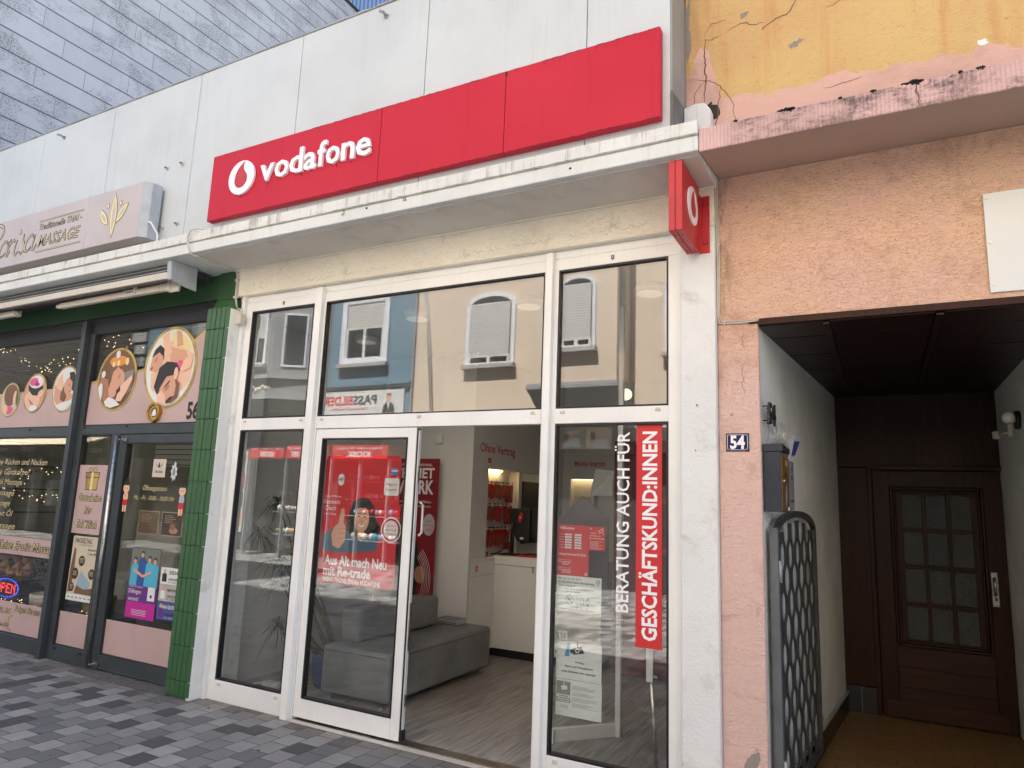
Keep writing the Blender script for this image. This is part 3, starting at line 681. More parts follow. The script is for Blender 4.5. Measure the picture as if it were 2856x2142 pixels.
# ================================================================== AWNING
aw = thing('folding_awning', 'closed folding-arm awning under the ledge of the massage shop', 'awning', (-7.5, -.3, 3.5))
b = MB(); b.box(-12, -5.45, 3.60, 3.658, .06, .43, plain('awning_dark', (.045, .045, .048), .5)); b.box(-12, -5.45, 3.60, 3.612, .43, .438, M_GREYM); b.box(-12, -5.45, 3.635, 3.645, .43, .436, M_GREYM); b.build('cassette', aw, .003)
b = MB(lambda u, v, w: (w, -v, u)); pass
b = MB(); b.tube([(-12, 3.585, .30), (-5.46, 3.585, .30)], .045, plain('awning_fabric', (.10, .055, .045), .8), 12); b.build('fabric_roll', aw)
b = MB(); b.box(-12, -5.42, 3.515, 3.578, .435, .468, M_CREAM); b.box(-12, -5.42, 3.505, 3.5145, .42, .455, M_DGREYM); b.build('front_bar', aw, .004)
b = MB(FX(-5.41)); b.prism([(-.485, 3.668), (-.36, 3.67), (-.235, 3.665), (-.225, 3.455), (-.33, 3.462), (-.47, 3.49)], -.006, .006, plain('pale_blue_grey_metal', (0, 0, 0))); b.prism([(-.50, 3.66), (-.485, 3.668), (-.47, 3.49), (-.485, 3.50)], -.05, .006, _cache['pale_blue_grey_metal']); b.build('end_cap', aw, .002, 1)
for u0, u1 in ((-7.30, -5.72), (-12, -8.16)):
    q = MB(); q.prism([(u0, 3.448), (u1, 3.452), (u1, 3.515), (u0, 3.503)], .325, .375, M_CREAM); q.build('arm', aw, .008)
q = MB(); q.lathe((-7.33, 3.477, .35), [(.012, -.05), (.022, -.03), (.026, 0), (.026, .04)], M_CREAM, 12, 'x'); q.build('arm_tip', aw)
q = MB(); q.box(-5.72, -5.62, 3.45, 3.52, .33, .37, M_CREAM); q.lathe((-5.60, 3.44, .35), [(.03, 0), (.03, .09)], M_CREAM, 16); q.prism([(-5.60, 3.43), (-5.47, 3.43), (-5.44, 3.60), (-5.52, 3.60), (-5.60, 3.50)], .34, .36, M_CREAM); q.build('arm_bracket', aw, .003)
q = MB(); q.ring(-8.13, 3.475, .03, .03, .012, .34, .37, M_CREAM, 14); q.box(-8.2, -8.10, 3.45, 3.512, .322, .3245, M_CREAM); q.build('elbow', aw, .002)
q = MB(); q.box(-6.23, -6.03, 3.468, 3.510, .376, .379, M_WHITE); q.text('IDEAL', -6.20, -6.06, 3.478, .02, .3805, M_NAVY, 0, .02); q.box(-6.06, -6.04, 3.47, 3.59, .38, .40, M_CREAM); q.build('label_plate', aw)

# ================================================================== PHONE SHOPFRONT
sf = thing('shopfront', 'white framed shopfront with tall glass panes and open entrance', 'shopfront', (-3.0, 0, 0))
b = MB()
b.box(-5.0, -1.059, 3.362, 3.419, -.07, -.004, M_UPVC); b.box(-4.984, -1.06, 3.279, 3.3605, -.07, .0, M_UPVC)
b.build('head_rail', sf, .003, 1)
b = MB(); b.box(-4.984, -4.912, .0, 3.279, -.07, .0, M_UPVC); b.box(-5.0, -4.9845, 0, 3.36, -.07, .012, M_UPVC); b.build('jamb', sf, .003, 1)
b = MB(); b.box(-1.142, -1.06, .0, 3.279, -.07, .0, M_UPVC); b.build('jamb', sf, .003, 1)
b = MB(); b.box(-4.164, -4.033, 0, 3.279, -.07, .0, M_UPVC); b.box(-4.115, -4.047, 0, 3.40, .0005, .045, M_UPVC); b.build('mullion', sf, .003, 1)
b = MB(); b.box(-2.012, -1.906, 0, 3.279, -.07, .0, M_UPVC); b.box(-1.985, -1.935, 0, 3.40, .0005, .045, M_UPVC); b.build('mullion', sf, .003, 1)
for u0, u1 in ((-4.912, -4.164), (-4.033, -2.012), (-1.906, -1.142)):
    q = MB(); q.box(u0, u1, 2.213, 2.313, -.07, .0, M_UPVC); q.build('transom', sf, .003, 1)
for u0, u1 in ((-4.912, -4.164), (-1.906, -1.142)):
    q = MB(); q.box(u0, u1, 0.0, .16, -.07, .0, M_UPVC); q.build('sill_rail', sf, .003, 1)
def pane(par, u0, u1, v0, v1, w=-.028, m=None, gas=.012, tilt=.0004, gm=None, name='glass_pane', wb=-.052):
    m = m or M_GLASS
    if gas:
        g = MB(); g.frame(u0, u1, v0, v1, gas, w-.02, -.003, gm or M_GASKET); g.build('gasket', par)
    q = MB(); q.quad(u0, u1, v0, v1, w, m); b0 = len(q.v)
    q.add([(u0, v0, wb-tilt), (u1, v0, wb+tilt*.4), (u1, v1, wb+tilt), (u0, v1, wb-tilt*.2)], [(0, 1, 2, 3)], M_GLASS_IN if m is M_GLASS else m); return q.build(name, par)
pane(sf, -4.912, -4.164, 2.313, 3.279, gas=.014); pane(sf, -4.033, -2.012, 2.313, 3.279, gas=.010); pane(sf, -1.906, -1.142, 2.313, 3.279, gas=.012)
pane(sf, -4.912, -4.164, .16, 2.213, gas=.014); pane(sf, -1.906, -1.142, .16, 2.213, gas=.014)
for u, v in ((-4.862, 2.288), (-4.202, 2.287), (-3.975, 2.288), (-3.015, 2.287), (-2.072, 2.289), (-1.851, 2.289), (-1.208, 2.29), (-4.856, .131), (-4.212, .128), (-1.846, .133)):
    q = MB(); q.prism([(u-.018, v-.010), (u+.018, v-.010), (u+.014, v+.010), (u-.014, v+.010)], .0005, .009, M_CREAM); q.build('drain_cap', sf, .002, 1)
for u in (-4.528, -1.516):
    q = MB(); q.prism([(u-.011, 3.335), (u+.011, 3.335), (u+.011, 3.312), (u, 3.300), (u-.011, 3.312)], .0005, .004, M_DGREYM); q.disc(u, 3.320, .004, .005, .0045, M_STEEL, n=8); q.build('badge', sf)
b = MB(); b.box(-3.04, -2.012, 0.003, .014, -.10, .0, M_STEEL); b.box(-4.03, -2.012, .003, .009, .002, .05, M_CREAM); b.build('threshold', sf)
# sliding door leaf
sd = thing('sliding_door', 'white framed sliding glass door leaf pushed to the left', 'door', (-3.53, .03, .02))
b = MB(); b.box(-4.030, -3.958, .025, 2.208, -.055, -.006, M_UPVC); b.box(-3.110, -3.035, .025, 2.208, -.055, -.006, M_UPVC)
b.box(-3.9575, -3.1105, .025, .163, -.055, -.0065, M_UPVC); b.box(-3.9575, -3.1105, 2.134, 2.208, -.055, -.0065, M_UPVC); b.build('frame', sd, .003, 1)
pane(sd, -3.958, -3.110, .163, 2.134, w=-.03, gas=.012)
b = MB(); b.box(-3.0345, -3.026, .06, 2.20, -.052, -.012, M_BLK); b.box(-3.026, -3.018, .10, 2.19, -.048, -.020, M_WHITE); b.box(-3.0345, -3.012, .03, .10, -.055, -.01, M_BLK); b.build('edge_seal', sd, .001, 1)
b = MB(); b.box(-3.0175, -3.012, 1.80, 1.93, -.046, -.022, M_STEEL); b.box(-3.0175, -3.012, .62, .95, -.046, -.022, M_STEEL); b.box(-3.0175, -3.012, .25, .33, -.046, -.022, M_STEEL); b.build('lock_plate', sd, .001, 1)
b = MB(); b.tube([(-3.0, 1.42, -.055), (-2.995, 1.44, -.085), (-2.995, 1.64, -.085), (-3.0, 1.66, -.055)], .009, M_WHITE, 10); b.build('handle', sd, .004)

# ---- posters and notices on the phone shop glass (stuck to the inside face)
def card(name, label, cat, u0, u1, v0, v1, w, m, fr=F, group=None, rad=0):
    q = MB(fr)
    if rad:
        P = []
        for cx, cy, a0 in ((u1-rad, v1-rad, 0), (u0+rad, v1-rad, 90), (u0+rad, v0+rad, 180), (u1-rad, v0+rad, 270)):
            for k in range(6): a = R(a0+18*k); P.append((cx+rad*math.cos(a), cy+rad*math.sin(a)))
        q.prism(P, w-.001, w, m)
    else: q.box(u0, u1, v0, v1, w-.001, w, m)
    q._t = (name, label, cat, group); return q
def fin(q, bevel=0):
    n_, l_, c_, g_ = q._t; return tag(q.build(n_, bevel=bevel), l_, c_, g_)
# big poster on the door
W0 = -.058
q = card('poster', 'large red trade-in poster with smiling woman giving thumbs up on the door glass', 'poster', -3.94, -3.195, 1.015, 2.0, W0, M_REDP, rad=.04)
e = W0+.0015
q.poly([(-3.92, 1.265), (-3.93, 1.36), (-3.86, 1.42), (-3.78, 1.44), (-3.73, 1.36), (-3.68, 1.42), (-3.60, 1.45), (-3.50, 1.43), (-3.42, 1.46), (-3.36, 1.41), (-3.30, 1.36), (-3.29, 1.30), (-3.50, 1.27), (-3.75, 1.25)], e, M_DENIM)
q.poly([(-3.66, 1.41), (-3.665, 1.56), (-3.63, 1.645), (-3.56, 1.675), (-3.48, 1.67), (-3.43, 1.62), (-3.405, 1.53), (-3.37, 1.48), (-3.40, 1.42), (-3.5, 1.38), (-3.6, 1.38)], e+.0015, M_HAIR)
q.disc(-3.535, 1.515, .072, .098, e+.003, M_SKIN, n=24); q.poly([(-3.565, 1.44), (-3.505, 1.44), (-3.49, 1.375), (-3.53, 1.35), (-3.57, 1.375)], e+.0028, M_SKIN3)
q.poly([(-3.612, 1.57), (-3.59, 1.62), (-3.535, 1.64), (-3.48, 1.615), (-3.462, 1.57), (-3.50, 1.60), (-3.57, 1.60)], e+.0045, M_HAIR)
for cu_, cv_, cr_ in ((-3.415, 1.45, .035), (-3.39, 1.41, .03), (-3.43, 1.40, .03), (-3.375, 1.455, .024), (-3.655, 1.45, .028), (-3.665, 1.50, .025)): q.disc(cu_, cv_, cr_, cr_*1.2, e+.0022, M_HAIR, n=12)
q.poly([(-3.60, 1.50), (-3.60, 1.55), (-3.585, 1.50), (-3.57, 1.45), (-3.585, 1.455)], e+.0038, M_SKIN3); q.poly([(-3.50, 1.50), (-3.478, 1.515), (-3.488, 1.478), (-3.505, 1.478)], e+.0038, M_SKIN2)
for eu in (-3.563, -3.507): q.disc(eu, 1.535, .010, .006, e+.0045, M_HAIR, n=10); q.poly([(eu-.016, 1.553), (eu+.016, 1.555), (eu+.014, 1.561), (eu-.014, 1.559)], e+.0045, M_HAIR)
q.poly([(-3.570, 1.478), (-3.535, 1.466), (-3.500, 1.478), (-3.515, 1.458), (-3.535, 1.452), (-3.555, 1.458)], e+.0045, M_WINK); q.poly([(-3.542, 1.50), (-3.528, 1.50), (-3.526, 1.492), (-3.544, 1.492)], e+.0045, M_SKIN3)
q.poly([(-3.81, 1.30), (-3.83, 1.39), (-3.80, 1.45), (-3.765, 1.47), (-3.755, 1.53), (-3.745, 1.585), (-3.715, 1.59), (-3.708, 1.54), (-3.715, 1.48), (-3.69, 1.455), (-3.685, 1.40), (-3.69, 1.34), (-3.74, 1.28)], e+.003, M_SKIN)
for k in range(3): q.poly([(-3.765, 1.432-.036*k), (-3.69, 1.437-.036*k), (-3.69, 1.433-.036*k), (-3.765, 1.427-.036*k)], e+.0045, M_SKIN3)
q.prism([(-3.40, 1.06), (-3.215, 1.10), (-3.17, 1.64), (-3.34, 1.60)], e-.0005, e+.0006, M_RINK)
q.ring(-3.251, 1.448, .094, .094, .010, e+.001, e+.002, M_WINK); q.disc(-3.251, 1.448, .068, .068, e+.002, M_WINK)
for i, t_ in enumerate(('Gib Dein', 'altes Handy', 'in Zahlung')): q.text(t_, -3.251-.02-.006*len(t_)*.5, -3.251+.02+.006*len(t_)*.5, 1.470-.03*i, .016, e+.0035, M_RINK)
q.text('In nur 5 Minuten', -3.92, -3.76, 1.672, .016, e, M_WINK); q.text('Restwert-', -3.93, -3.76, 1.62, .036, e, M_WINK); q.text('Check', -3.92, -3.80, 1.57, .036, e, M_WINK); q.text('hier im Shop', -3.92, -3.80, 1.535, .016, e, M_WINK)
q.text('Aus Alt mach Neu', -3.878, -3.268, 1.158, .068, e+.003, M_WINKB, 0, .03); q.text('mit Re-trade', -3.882, -3.415, 1.078, .068, e+.003, M_WINKB, 0, .03); q.text('WENN PHONE, DANN VODAFONE', -3.882, -3.318, 1.028, .034, e+.003, M_WINKB, 0, .03)
fin(q)
q = card('small_print', 'two lines of tiny white small print below the red door poster', 'sticker', -3.90, -3.22, .965, 1.008, W0, glass('clear_film', (.95, .95, .95), .2))
for k in range(3): q.text('Restwertermittlung gilt nur fuer im Laden abgegebene und funktionsfaehige Altgeraete', -3.895, -3.225, .992-.012*k, .005, W0+.001, M_GINK)
fin(q)
q = card('price_sticker', 'round white number sticker on the upper left of the door glass', 'sticker', -3.80, -3.74, 1.765, 1.855, W0+.004, M_PAPER, rad=.029); q.text('147', -3.795, -3.745, 1.80, .026, W0+.006, M_INK, 0, .02); fin(q)
q = card('payment_sticker', 'white square sticker with red lettering at the right of the door glass', 'sticker', -3.34, -3.20, 1.70, 1.83, W0+.004, M_PAPER, rad=.02); q.text('Import', -3.32, -3.22, 1.775, .022, W0+.006, M_RINK); q.text('Export', -3.32, -3.22, 1.735, .022, W0+.006, M_RINK); fin(q)
q = card('service_sticker', 'small blue and white sticker high at the right of the door glass', 'sticker', -3.28, -3.22, 1.855, 1.905, W0+.004, ink('sticker_blue', (.06, .25, .55))); q.box(-3.28, -3.22, 1.88, 1.892, W0+.0045, W0+.006, M_PAPER); fin(q)
# right pane notices
q = card('opening_hours_notice', 'red welcome notice with opening hours in the right-hand pane', 'notice', -1.886, -1.672, 1.238, 1.556, W0, M_REDP); e = W0+.0015
q.text('Willkommen', -1.876, -1.775, 1.528, .017, e, M_WINK, 0, .015)
for k in range(6):
    q.text(('Montag', 'Dienstag', 'Mittwoch', 'Donnerstag', 'Freitag', 'Samstag')[k], -1.878, -1.847, 1.493-.0165*k, .005, e, M_WINK)
    for a in (-1.838, -1.770): q.quad(a, a+.046, 1.489-.0165*k, 1.500-.0165*k, e, M_PAPER); q.text('10:00' if a < -1.8 else '18:00', a+.012, a+.034, 1.491-.0165*k, .006, e+.001, M_GINK)
q.text('Unsere Services für Dich:', -1.878, -1.690, 1.363, .015, e, M_WINK, 0, .012)
for k, (t0, n_) in enumerate((('Terminvereinbarung', 3), ('Reparatur und Service', 3))):
    q.frame(-1.878, -1.862, 1.318-.05*k, 1.338-.05*k, .002, e-.0004, e, M_WINK); q.text(t0, -1.855, -1.790, 1.331-.05*k, .006, e, M_WINK)
    for j in range(n_): q.quad(-1.855, -1.80+rnd.uniform(-.01, .015), 1.320-.008*j-.05*k, 1.3225-.008*j-.05*k, e, M_WINK)
brand_mark(q, -1.688, 1.253, .009, e-.001, M_WINK, M_REDP, .001, 16)
fin(q)
q = card('camera_notice', 'small red automatic visitor counting notice with camera outline', 'notice', -1.670, -1.563, 1.405, 1.552, W0+.001, M_REDP); e = W0+.0025
brand_mark(q, -1.660, 1.540, .005, e-.001, M_WINK, M_REDP, .001, 12)
for i, t_ in enumerate(('Achtung,', 'automatische', 'Besucherzählung')): q.text(t_, -1.666, -1.666+(.045, .072, .096)[i], 1.508-.016*i, .009, e, M_WINK)
q.add([(-1.610, 1.525, e), (-1.580, 1.545, e), (-1.573, 1.530, e), (-1.602, 1.510, e)], [(0, 1, 2, 3)], M_WINK); q.add([(-1.606, 1.524, e+.0006), (-1.581, 1.540, e+.0006), (-1.576, 1.530, e+.0006), (-1.602, 1.514, e+.0006)], [(0, 1, 2, 3)], M_REDP)
q.box(-1.578, -1.576, 1.505, 1.528, e-.0003, e, M_WINK); q.box(-1.578, -1.568, 1.505, 1.507, e-.0003, e, M_WINK)
for j in range(9): q.quad(-1.665, -1.60+rnd.uniform(-.01, .03), 1.460-.006*j, 1.4612-.006*j, e, M_WINK)
fin(q)
q = card('cashless_notice', 'white no-cash payment notice with crossed-out coin symbol', 'notice', -1.889, -1.582, 1.018, 1.236, W0+.002, M_PAPER); e = W0+.0035
for i, (t_, l_) in enumerate((('Bei uns ist ab dem', .155), ('01.06.2024 keine Barzahlung', .245), ('mehr möglich.', .12))): q.text(t_, -1.876, -1.876+l_, 1.212-.022*i, .0125, e, M_INK, 0, .012 if i == 1 else 0)
for i, (t_, l_) in enumerate((('Was bleibt, ist die beste Beratung und', .235), ('herausragender Service.', .145))): q.text(t_, -1.868, -1.868+l_, 1.150-.016*i, .009, e, M_INK)
q.ring(-1.795, 1.088, .029, .029, .004, e-.0004, e, M_GINK); q.add([(-1.817, 1.108, e), (-1.813, 1.111, e), (-1.773, 1.068, e), (-1.777, 1.065, e)], [(0, 1, 2, 3)], M_GINK)
for a_, b_ in ((-.008, .006), (.008, .006), (0, -.008), (-.012, -.006), (.012, -.006)): q.ring(-1.795+a_, 1.088+b_, .007, .007, .002, e-.0004, e, M_GINK, 14)
q.frame(-1.752, -1.736, 1.066, 1.104, .002, e-.0004, e, M_GINK); q.frame(-1.722, -1.700, 1.064, 1.106, .003, e-.0004, e, M_GINK); q.ring(-1.672, 1.082, .013, .014, .003, e-.0004, e, M_GINK, 18); q.box(-1.678, -1.666, 1.096, 1.106, e-.0004, e, M_GINK); q.box(-1.678, -1.666, 1.060, 1.068, e-.0004, e, M_GINK)
for u in (-1.744, -1.711, -1.676): q.poly([(u-.010, 1.046), (u-.003, 1.038), (u+.012, 1.056), (u-.003, 1.044)], e, M_GINK)
q.quad(-1.855, -1.625, 1.028, 1.032, e, M_GINK); brand_mark(q, -1.606, 1.210, .013, e-.001, M_GINK, M_PAPER, .001, 18); q.text('vodafone', -1.622, -1.590, 1.190, .005, e, M_GINK)
fin(q)
q = card('sticker', 'tiny white pictogram sticker above the alarm notice in the right pane', 'sticker', -1.882, -1.806, .838, .893, W0+.002, M_PAPER); q.frame(-1.875, -1.865, .85, .882, .003, W0+.0022, W0+.003, M_GINK); q.add([(-1.853, .880, W0+.003), (-1.848, .880, W0+.003), (-1.835, .852, W0+.003), (-1.840, .852, W0+.003)], [(0, 1, 2, 3)], M_GINK); q.frame(-1.826, -1.818, .85, .882, .003, W0+.0022, W0+.003, M_GINK); fin(q)
q = card('alarm_notice', 'white alarm and video warning notice with black camera picture', 'notice', -1.880, -1.574, .608, .832, W0+.002, M_PAPER); e = W0+.0035
q.frame(-1.786, -1.690, .742, .838, .0015, e-.0004, e, M_GINK); q.box(-1.738, -1.731, .805, .836, e-.0004, e, M_INK); q.poly([(-1.778, .79), (-1.705, .815), (-1.690, .775), (-1.765, .755)], e, M_INK); q.poly([(-1.786, .785), (-1.776, .79), (-1.770, .765), (-1.780, .762)], e, M_INK); q.ring(-1.735, .785, .014, .014, .005, e, e+.001, M_WINK, 16)
q.text('Achtung', -1.750, -1.692, .710, .0125, e, M_INK, 0, .015); q.text('Alarm- und Videogesichert', -1.820, -1.628, .680, .0125, e, M_INK, 0, .015); q.text('Jeder Diebstahl wird angezeigt!', -1.840, -1.612, .649, .0125, e, M_INK, 0, .015)
fin(q)
q = card('business_card', 'small card with blue triangle tucked in front of the alarm notice', 'card', -1.892, -1.788, .745, .822, W0+.005, M_PAPER); q.poly([(-1.822, .746), (-1.790, .746), (-1.790, .82), (-1.800, .82)], W0+.0065, ink('card_blue', (.02, .22, .42))); q.quad(-1.885, -1.845, .795, .797, W0+.0065, M_GINK); q.quad(-1.885, -1.838, .785, .787, W0+.0065, M_GINK); q.box(-1.888, -1.876, .758, .768, W0+.006, W0+.0066, M_GINK); fin(q)
q = card('privacy_notice', 'lowest white notice with grey camera photo and dense text', 'notice', -1.877, -1.570, .390, .606, W0+.003, M_PAPER); e = W0+.0045
q.quad(-1.868, -1.780, .515, .590, e, M_GINK); q.poly([(-1.84, .565), (-1.80, .570), (-1.795, .548), (-1.835, .540)], e+.0008, M_PAPER); q.box(-1.822, -1.818, .565, .59, e, e+.001, M_PAPER); q.frame(-1.870, -1.778, .470, .592, .0015, e, e+.001, M_INK)
for i, t_ in enumerate(('Achtung', 'Automatisierte', 'Besucherzählung')): q.text(t_, -1.824-.012-.0026*len(t_), -1.824+.012+.0026*len(t_), .503-.013*i, .0085, e, M_INK, 0, .02)
for j in range(19):
    if j % 5 != 4: q.quad(-1.765, -1.765+rnd.uniform(.10, .175), .572-.0068*j, .574-.0068*j, e, M_GINK)
for j in range(4): q.quad(-1.845, -1.790, .452-.005*j, .4535-.005*j, e, M_GINK)
fin(q)
# vertical business sign on a stand
vs_ = thing('business_sign', 'tall red and white vertical business customers lettering on the right pane', 'sign', (-1.25, .03, .86))
b = MB(); b.box(-1.351, -1.189, .862, 2.198, -.0272, -.0262, M_REDP); b.build('red_board', vs_)
b = MB(); b.text('GESCHÄFTSKUND:INNEN', .905, 2.155, -1.222, .088, -.0252, M_WINKB, 0, .028, 0, rot=90); b.build('lettering', vs_)
b = MB(); b.text('BERATUNG AUCH FÜR', 1.052, 2.155, -1.398, .078, -.0262, M_WINKB, 0, .012, 0, rot=90); b.build('lettering', vs_)
vs_ = thing('pole_stand', 'grey metal pole stand with round foot behind the right pane', 'stand', (-1.25, .15, .014))
b = MB(); b.box(-1.302, -1.262, .66, 1.2, -.10, -.085, M_WHITE); b.build('board_bracket', vs_, .002)
b = MB(WLD); b.tube([(-1.278, .105, .70), (-1.262, .13, .35), (-1.25, .15, .06)], .013, M_STEEL, 10); b.build('pole', vs_)
b = MB(WLD); b.tube([(-1.55, .10, .035), (-1.36, .25, .035), (-1.27, .30, .035), (-1.10, .30, .035)], .022, M_GREYM, 10); b.tube([(-1.25, .15, .06), (-1.20, .29, .035)], .014, M_GREYM, 8); b.build('foot', vs_)
b = MB(); b.lathe((-1.277, .69, -.105), [(.017, -.02), (.017, .02)], M_BLK, 12); b.box(-1.262, -1.24, .683, .697, -.11, -.10, M_STEEL); b.build('clamp', vs_)

# ================================================================== PHONE SHOP INTERIOR
so_ = thing('sofa', 'low dark grey faux leather waiting bench with back blocks', 'sofa', (-3.87, 1.3, .012))
b = MB(WLD); b.box(-4.225, -3.525, .49, 2.14, .07, .45, M_SOFA); b.build('seat', so_, .035, 4)
b = MB(WLD); b.tube([(-3.5245, .53, .412), (-3.5245, 2.10, .412)], .0025, M_BLK, 5); b.tube([(-4.19, .4895, .412), (-3.56, .4895, .412)], .0025, M_BLK, 5); b.build('seam', so_)
b = MB(WLD); b.box(-4.205, -3.985, .66, 1.20, .452, .735, M_SOFA); b.build('back_block', so_, .04, 4)
b = MB(WLD); b.box(-4.205, -3.955, 1.27, 1.83, .452, .735, M_SOFA); b.build('back_block', so_, .04, 4)
for x, y in ((-4.15, .56), (-3.62, .56), (-3.60, 2.05), (-4.15, 2.05)): q = MB(WLD); q.lathe((x, y, .013), [(.035, 0), (.035, .006), (.010, .012), (.010, .07)], M_STEEL, 14); q.build('foot', so_)
q = MB(WLD)
for k in range(7): q.box(-4.05+rnd.uniform(-.02, .02), -3.80+rnd.uniform(-.02, .02), 1.92+rnd.uniform(-.01, .01), 2.10, .452+.007*k, .4575+.007*k, M_PAPER if k % 2 else M_GINK)
tag(q.build('magazine_pile'), 'pile of magazines on the back end of the grey bench', 'magazines')
pl = thing('potted_dracaena', 'dragon tree with bare stems in a blue pot behind the door glass', 'plant', (-4.40, .80, .012))
b = MB(WLD); b.lathe((-4.40, .80, .013), [(.10, 0), (.135, .03), (.158, .12), (.165, .26), (.170, .27), (.170, .29), (.150, .29), (.145, .26)], plain('blue_glazed_pot', (.025, .045, .17), .3), 28); b.build('pot', pl)
b = MB(WLD); b.lathe((-4.40, .80, .27), [(.145, 0), (.02, .004)], plain('potting_soil', (.03, .02, .012), .9), 20); b.build('soil', pl)
stems = [((-4.42, .80), (-4.50, .72, .62), (-4.83, .50, 1.10)), ((-4.38, .82), (-4.44, .72, .75), (-4.62, .42, 1.10)), ((-4.40, .78), (-4.50, .6, .70), (-4.80, .40, 1.60)), ((-4.43, .78), (-4.60, .55, .55), (-4.68, .40, .95)), ((-4.45, .80), (-4.55, .6, .40), (-4.64, .38, .56)), ((-4.36, .80), (-4.44, .6, .9), (-5.02, .42, 1.33)), ((-4.37, .84), (-4.45, .75, .70), (-4.55, .6, 1.0))]
M_STEM = plain('dracaena_bark', (.20, .145, .08), .8, 0, .3, 40); M_DLEAF = plain('dracaena_leaf', (.035, .06, .025), .4, 0, .2, 10)
for (x0, y0), m1, tip in stems:
    q = MB(WLD); P = []
    for k in range(9):
        t = k/8; P.append(tuple((1-t)**2*a+2*t*(1-t)*b_+t*t*c for a, b_, c in zip((x0, y0, .26), m1, tip)))
    q.tube(P, [.016-.001*k for k in range(9)], M_STEM, 7); q.build('stem', pl)
    q = MB(WLD)
    for k in range(30):
        az = rnd.uniform(0, 6.28); el = rnd.uniform(-.3, 1.2); L_ = rnd.uniform(.16, .30); P = []; c0 = Vector(tip)
        d = Vector((math.cos(az)*math.cos(el), math.sin(az)*math.cos(el), math.sin(el))); side = d.cross(Vector((0, 0, 1))).normalized()
        pts = []
        for j in range(6):
            t = j/5; p = c0+d*L_*t+Vector((0, 0, -L_*.75*t*t)); wd = .009*(1-t)**.6*(.4+t*1.2 if t < .5 else 1)
            if p.x < -5.14: p.x = -5.14
            if p.y < .085: p.y = .085
            pts.append((p-side*wd, p+side*wd))
        for j in range(5):
            q.add([tuple(pts[j][0]), tuple(pts[j][1]), tuple(pts[j+1][1]), tuple(pts[j+1][0])], [(0, 1, 2, 3)], M_DLEAF)
    q.build('leaf_tuft', pl)
q = MB(WLD); q.box(-4.90, -4.72, .50, .57, .0135, .05, M_WHITE); q.tube([(-4.90, .53, .03), (-4.98, .50, .018), (-4.97, .40, .018), (-4.80, .36, .018), (-4.72, .42, .018)], .006, M_WHITE, 6)
tag(q.build('power_strip', bevel=.004), 'white power strip with coiled lead on the floor behind the left pane', 'power strip')
bn = thing('roll_up_banner', 'tall dark red roll-up banner advertising internet at work', 'banner', (-4.63, 2.12, .012))
BF = FY(2.12)
b = MB(BF); b.box(-5.02, -4.24, .08, 2.115, 0, .004, M_REDDK); b.build('sheet', bn)
b = MB(BF); b.box(-5.04, -4.22, .014, .08, -.06, .08, M_STEEL); b.build('base', bn, .01)
b = MB(BF); e = .0055
b.text("Highspeed für's Business.", -4.98, -4.33, 2.035, .038, e, M_WINK); b.text('INTERNET', -4.98, -4.30, 1.905, .105, e, M_WINK, 0, .03); b.text('@ WORK', -4.98, -4.30, 1.735, .14, e, M_WINK, 0, .03)
b.text('Schnell und sicher bis 1000 Mbit/s.', -4.98, -4.32, 1.635, .025, e, M_WINK); b.text('zu Konditionen, die sich rechnen.', -4.98, -4.32, 1.59, .025, e, M_WINK)
b.disc(-4.338, 1.405, .078, .115, e, plain('pale_disc', (.50, .48, .52), .6)); 
for i, t_ in enumerate(('Jetzt', 'hier beraten', 'lassen')): b.text(t_, -4.338-.012-.0047*len(t_), -4.338+.012+.0047*len(t_), 1.435-.045*i, .022, e+.0015, M_RINK)
for k in range(6):
    P = [( -4.62+.34*(1-.06*k)*math.cos(R(a)), .82+.42*(1-.05*k)*math.sin(R(a)), e) for a in range(-70, 60, 10)]; b.tube(P, .0022, M_WINK, 4)
b.poly([(-4.98, .5), (-4.50, .5), (-4.42, .9), (-4.47, 1.22), (-4.70, 1.25), (-4.98, 1.0)], e, M_BLK); b.disc(-4.42, .88, .07, .09, e+.001, M_SKIN3)
b.build('print', bn)
q = MB(FY(2.199)); q.box(-4.345, -4.262, 2.285, 2.395, .001, .04, M_WHITE); q.box(-4.335, -4.272, 2.30, 2.33, .04, .043, M_SLIP); tag(q.build('motion_sensor', bevel=.008), 'white motion sensor at the top edge of the inner wall', 'sensor')
ct = thing('counter', 'white L-shaped shop counter with dark plinth', 'counter', (-3.5, 2.9, .012))
b = MB(WLD); b.box(-4.31, -3.865, 2.26, 2.76, .10, .885, M_COUNTER); b.box(-4.31, -3.868, 2.26, 2.76, .89, 1.045, M_COUNTER); b.box(-3.90, -2.6, 2.765, 3.10, .10, .985, M_COUNTER); b.box(-3.90, -2.6, 2.762, 3.10, .99, 1.085, M_COUNTER); b.build('cabinet', ct, .003, 1)
b = MB(WLD); b.box(-4.31, -3.86, 2.255, 3.84, 1.05, 1.07, M_COUNTER); b.build('worktop', ct, .003, 1)
b = MB(WLD); b.box(-4.30, -2.62, 2.80, 3.08, .013, .10, M_BLK); b.build('plinth', ct)
b = MB(FX(-3.865)); b.disc(2.37, .965, .028, .032, .001, M_RINK, n=20); b.disc(2.37, .965, .012, .014, .002, M_WINK, n=12); b.build('emblem', ct)
b = MB(FY(2.762)); b.box(-3.395, -3.375, .93, 1.0, .001, .01, M_STEEL); b.build('lock', ct)
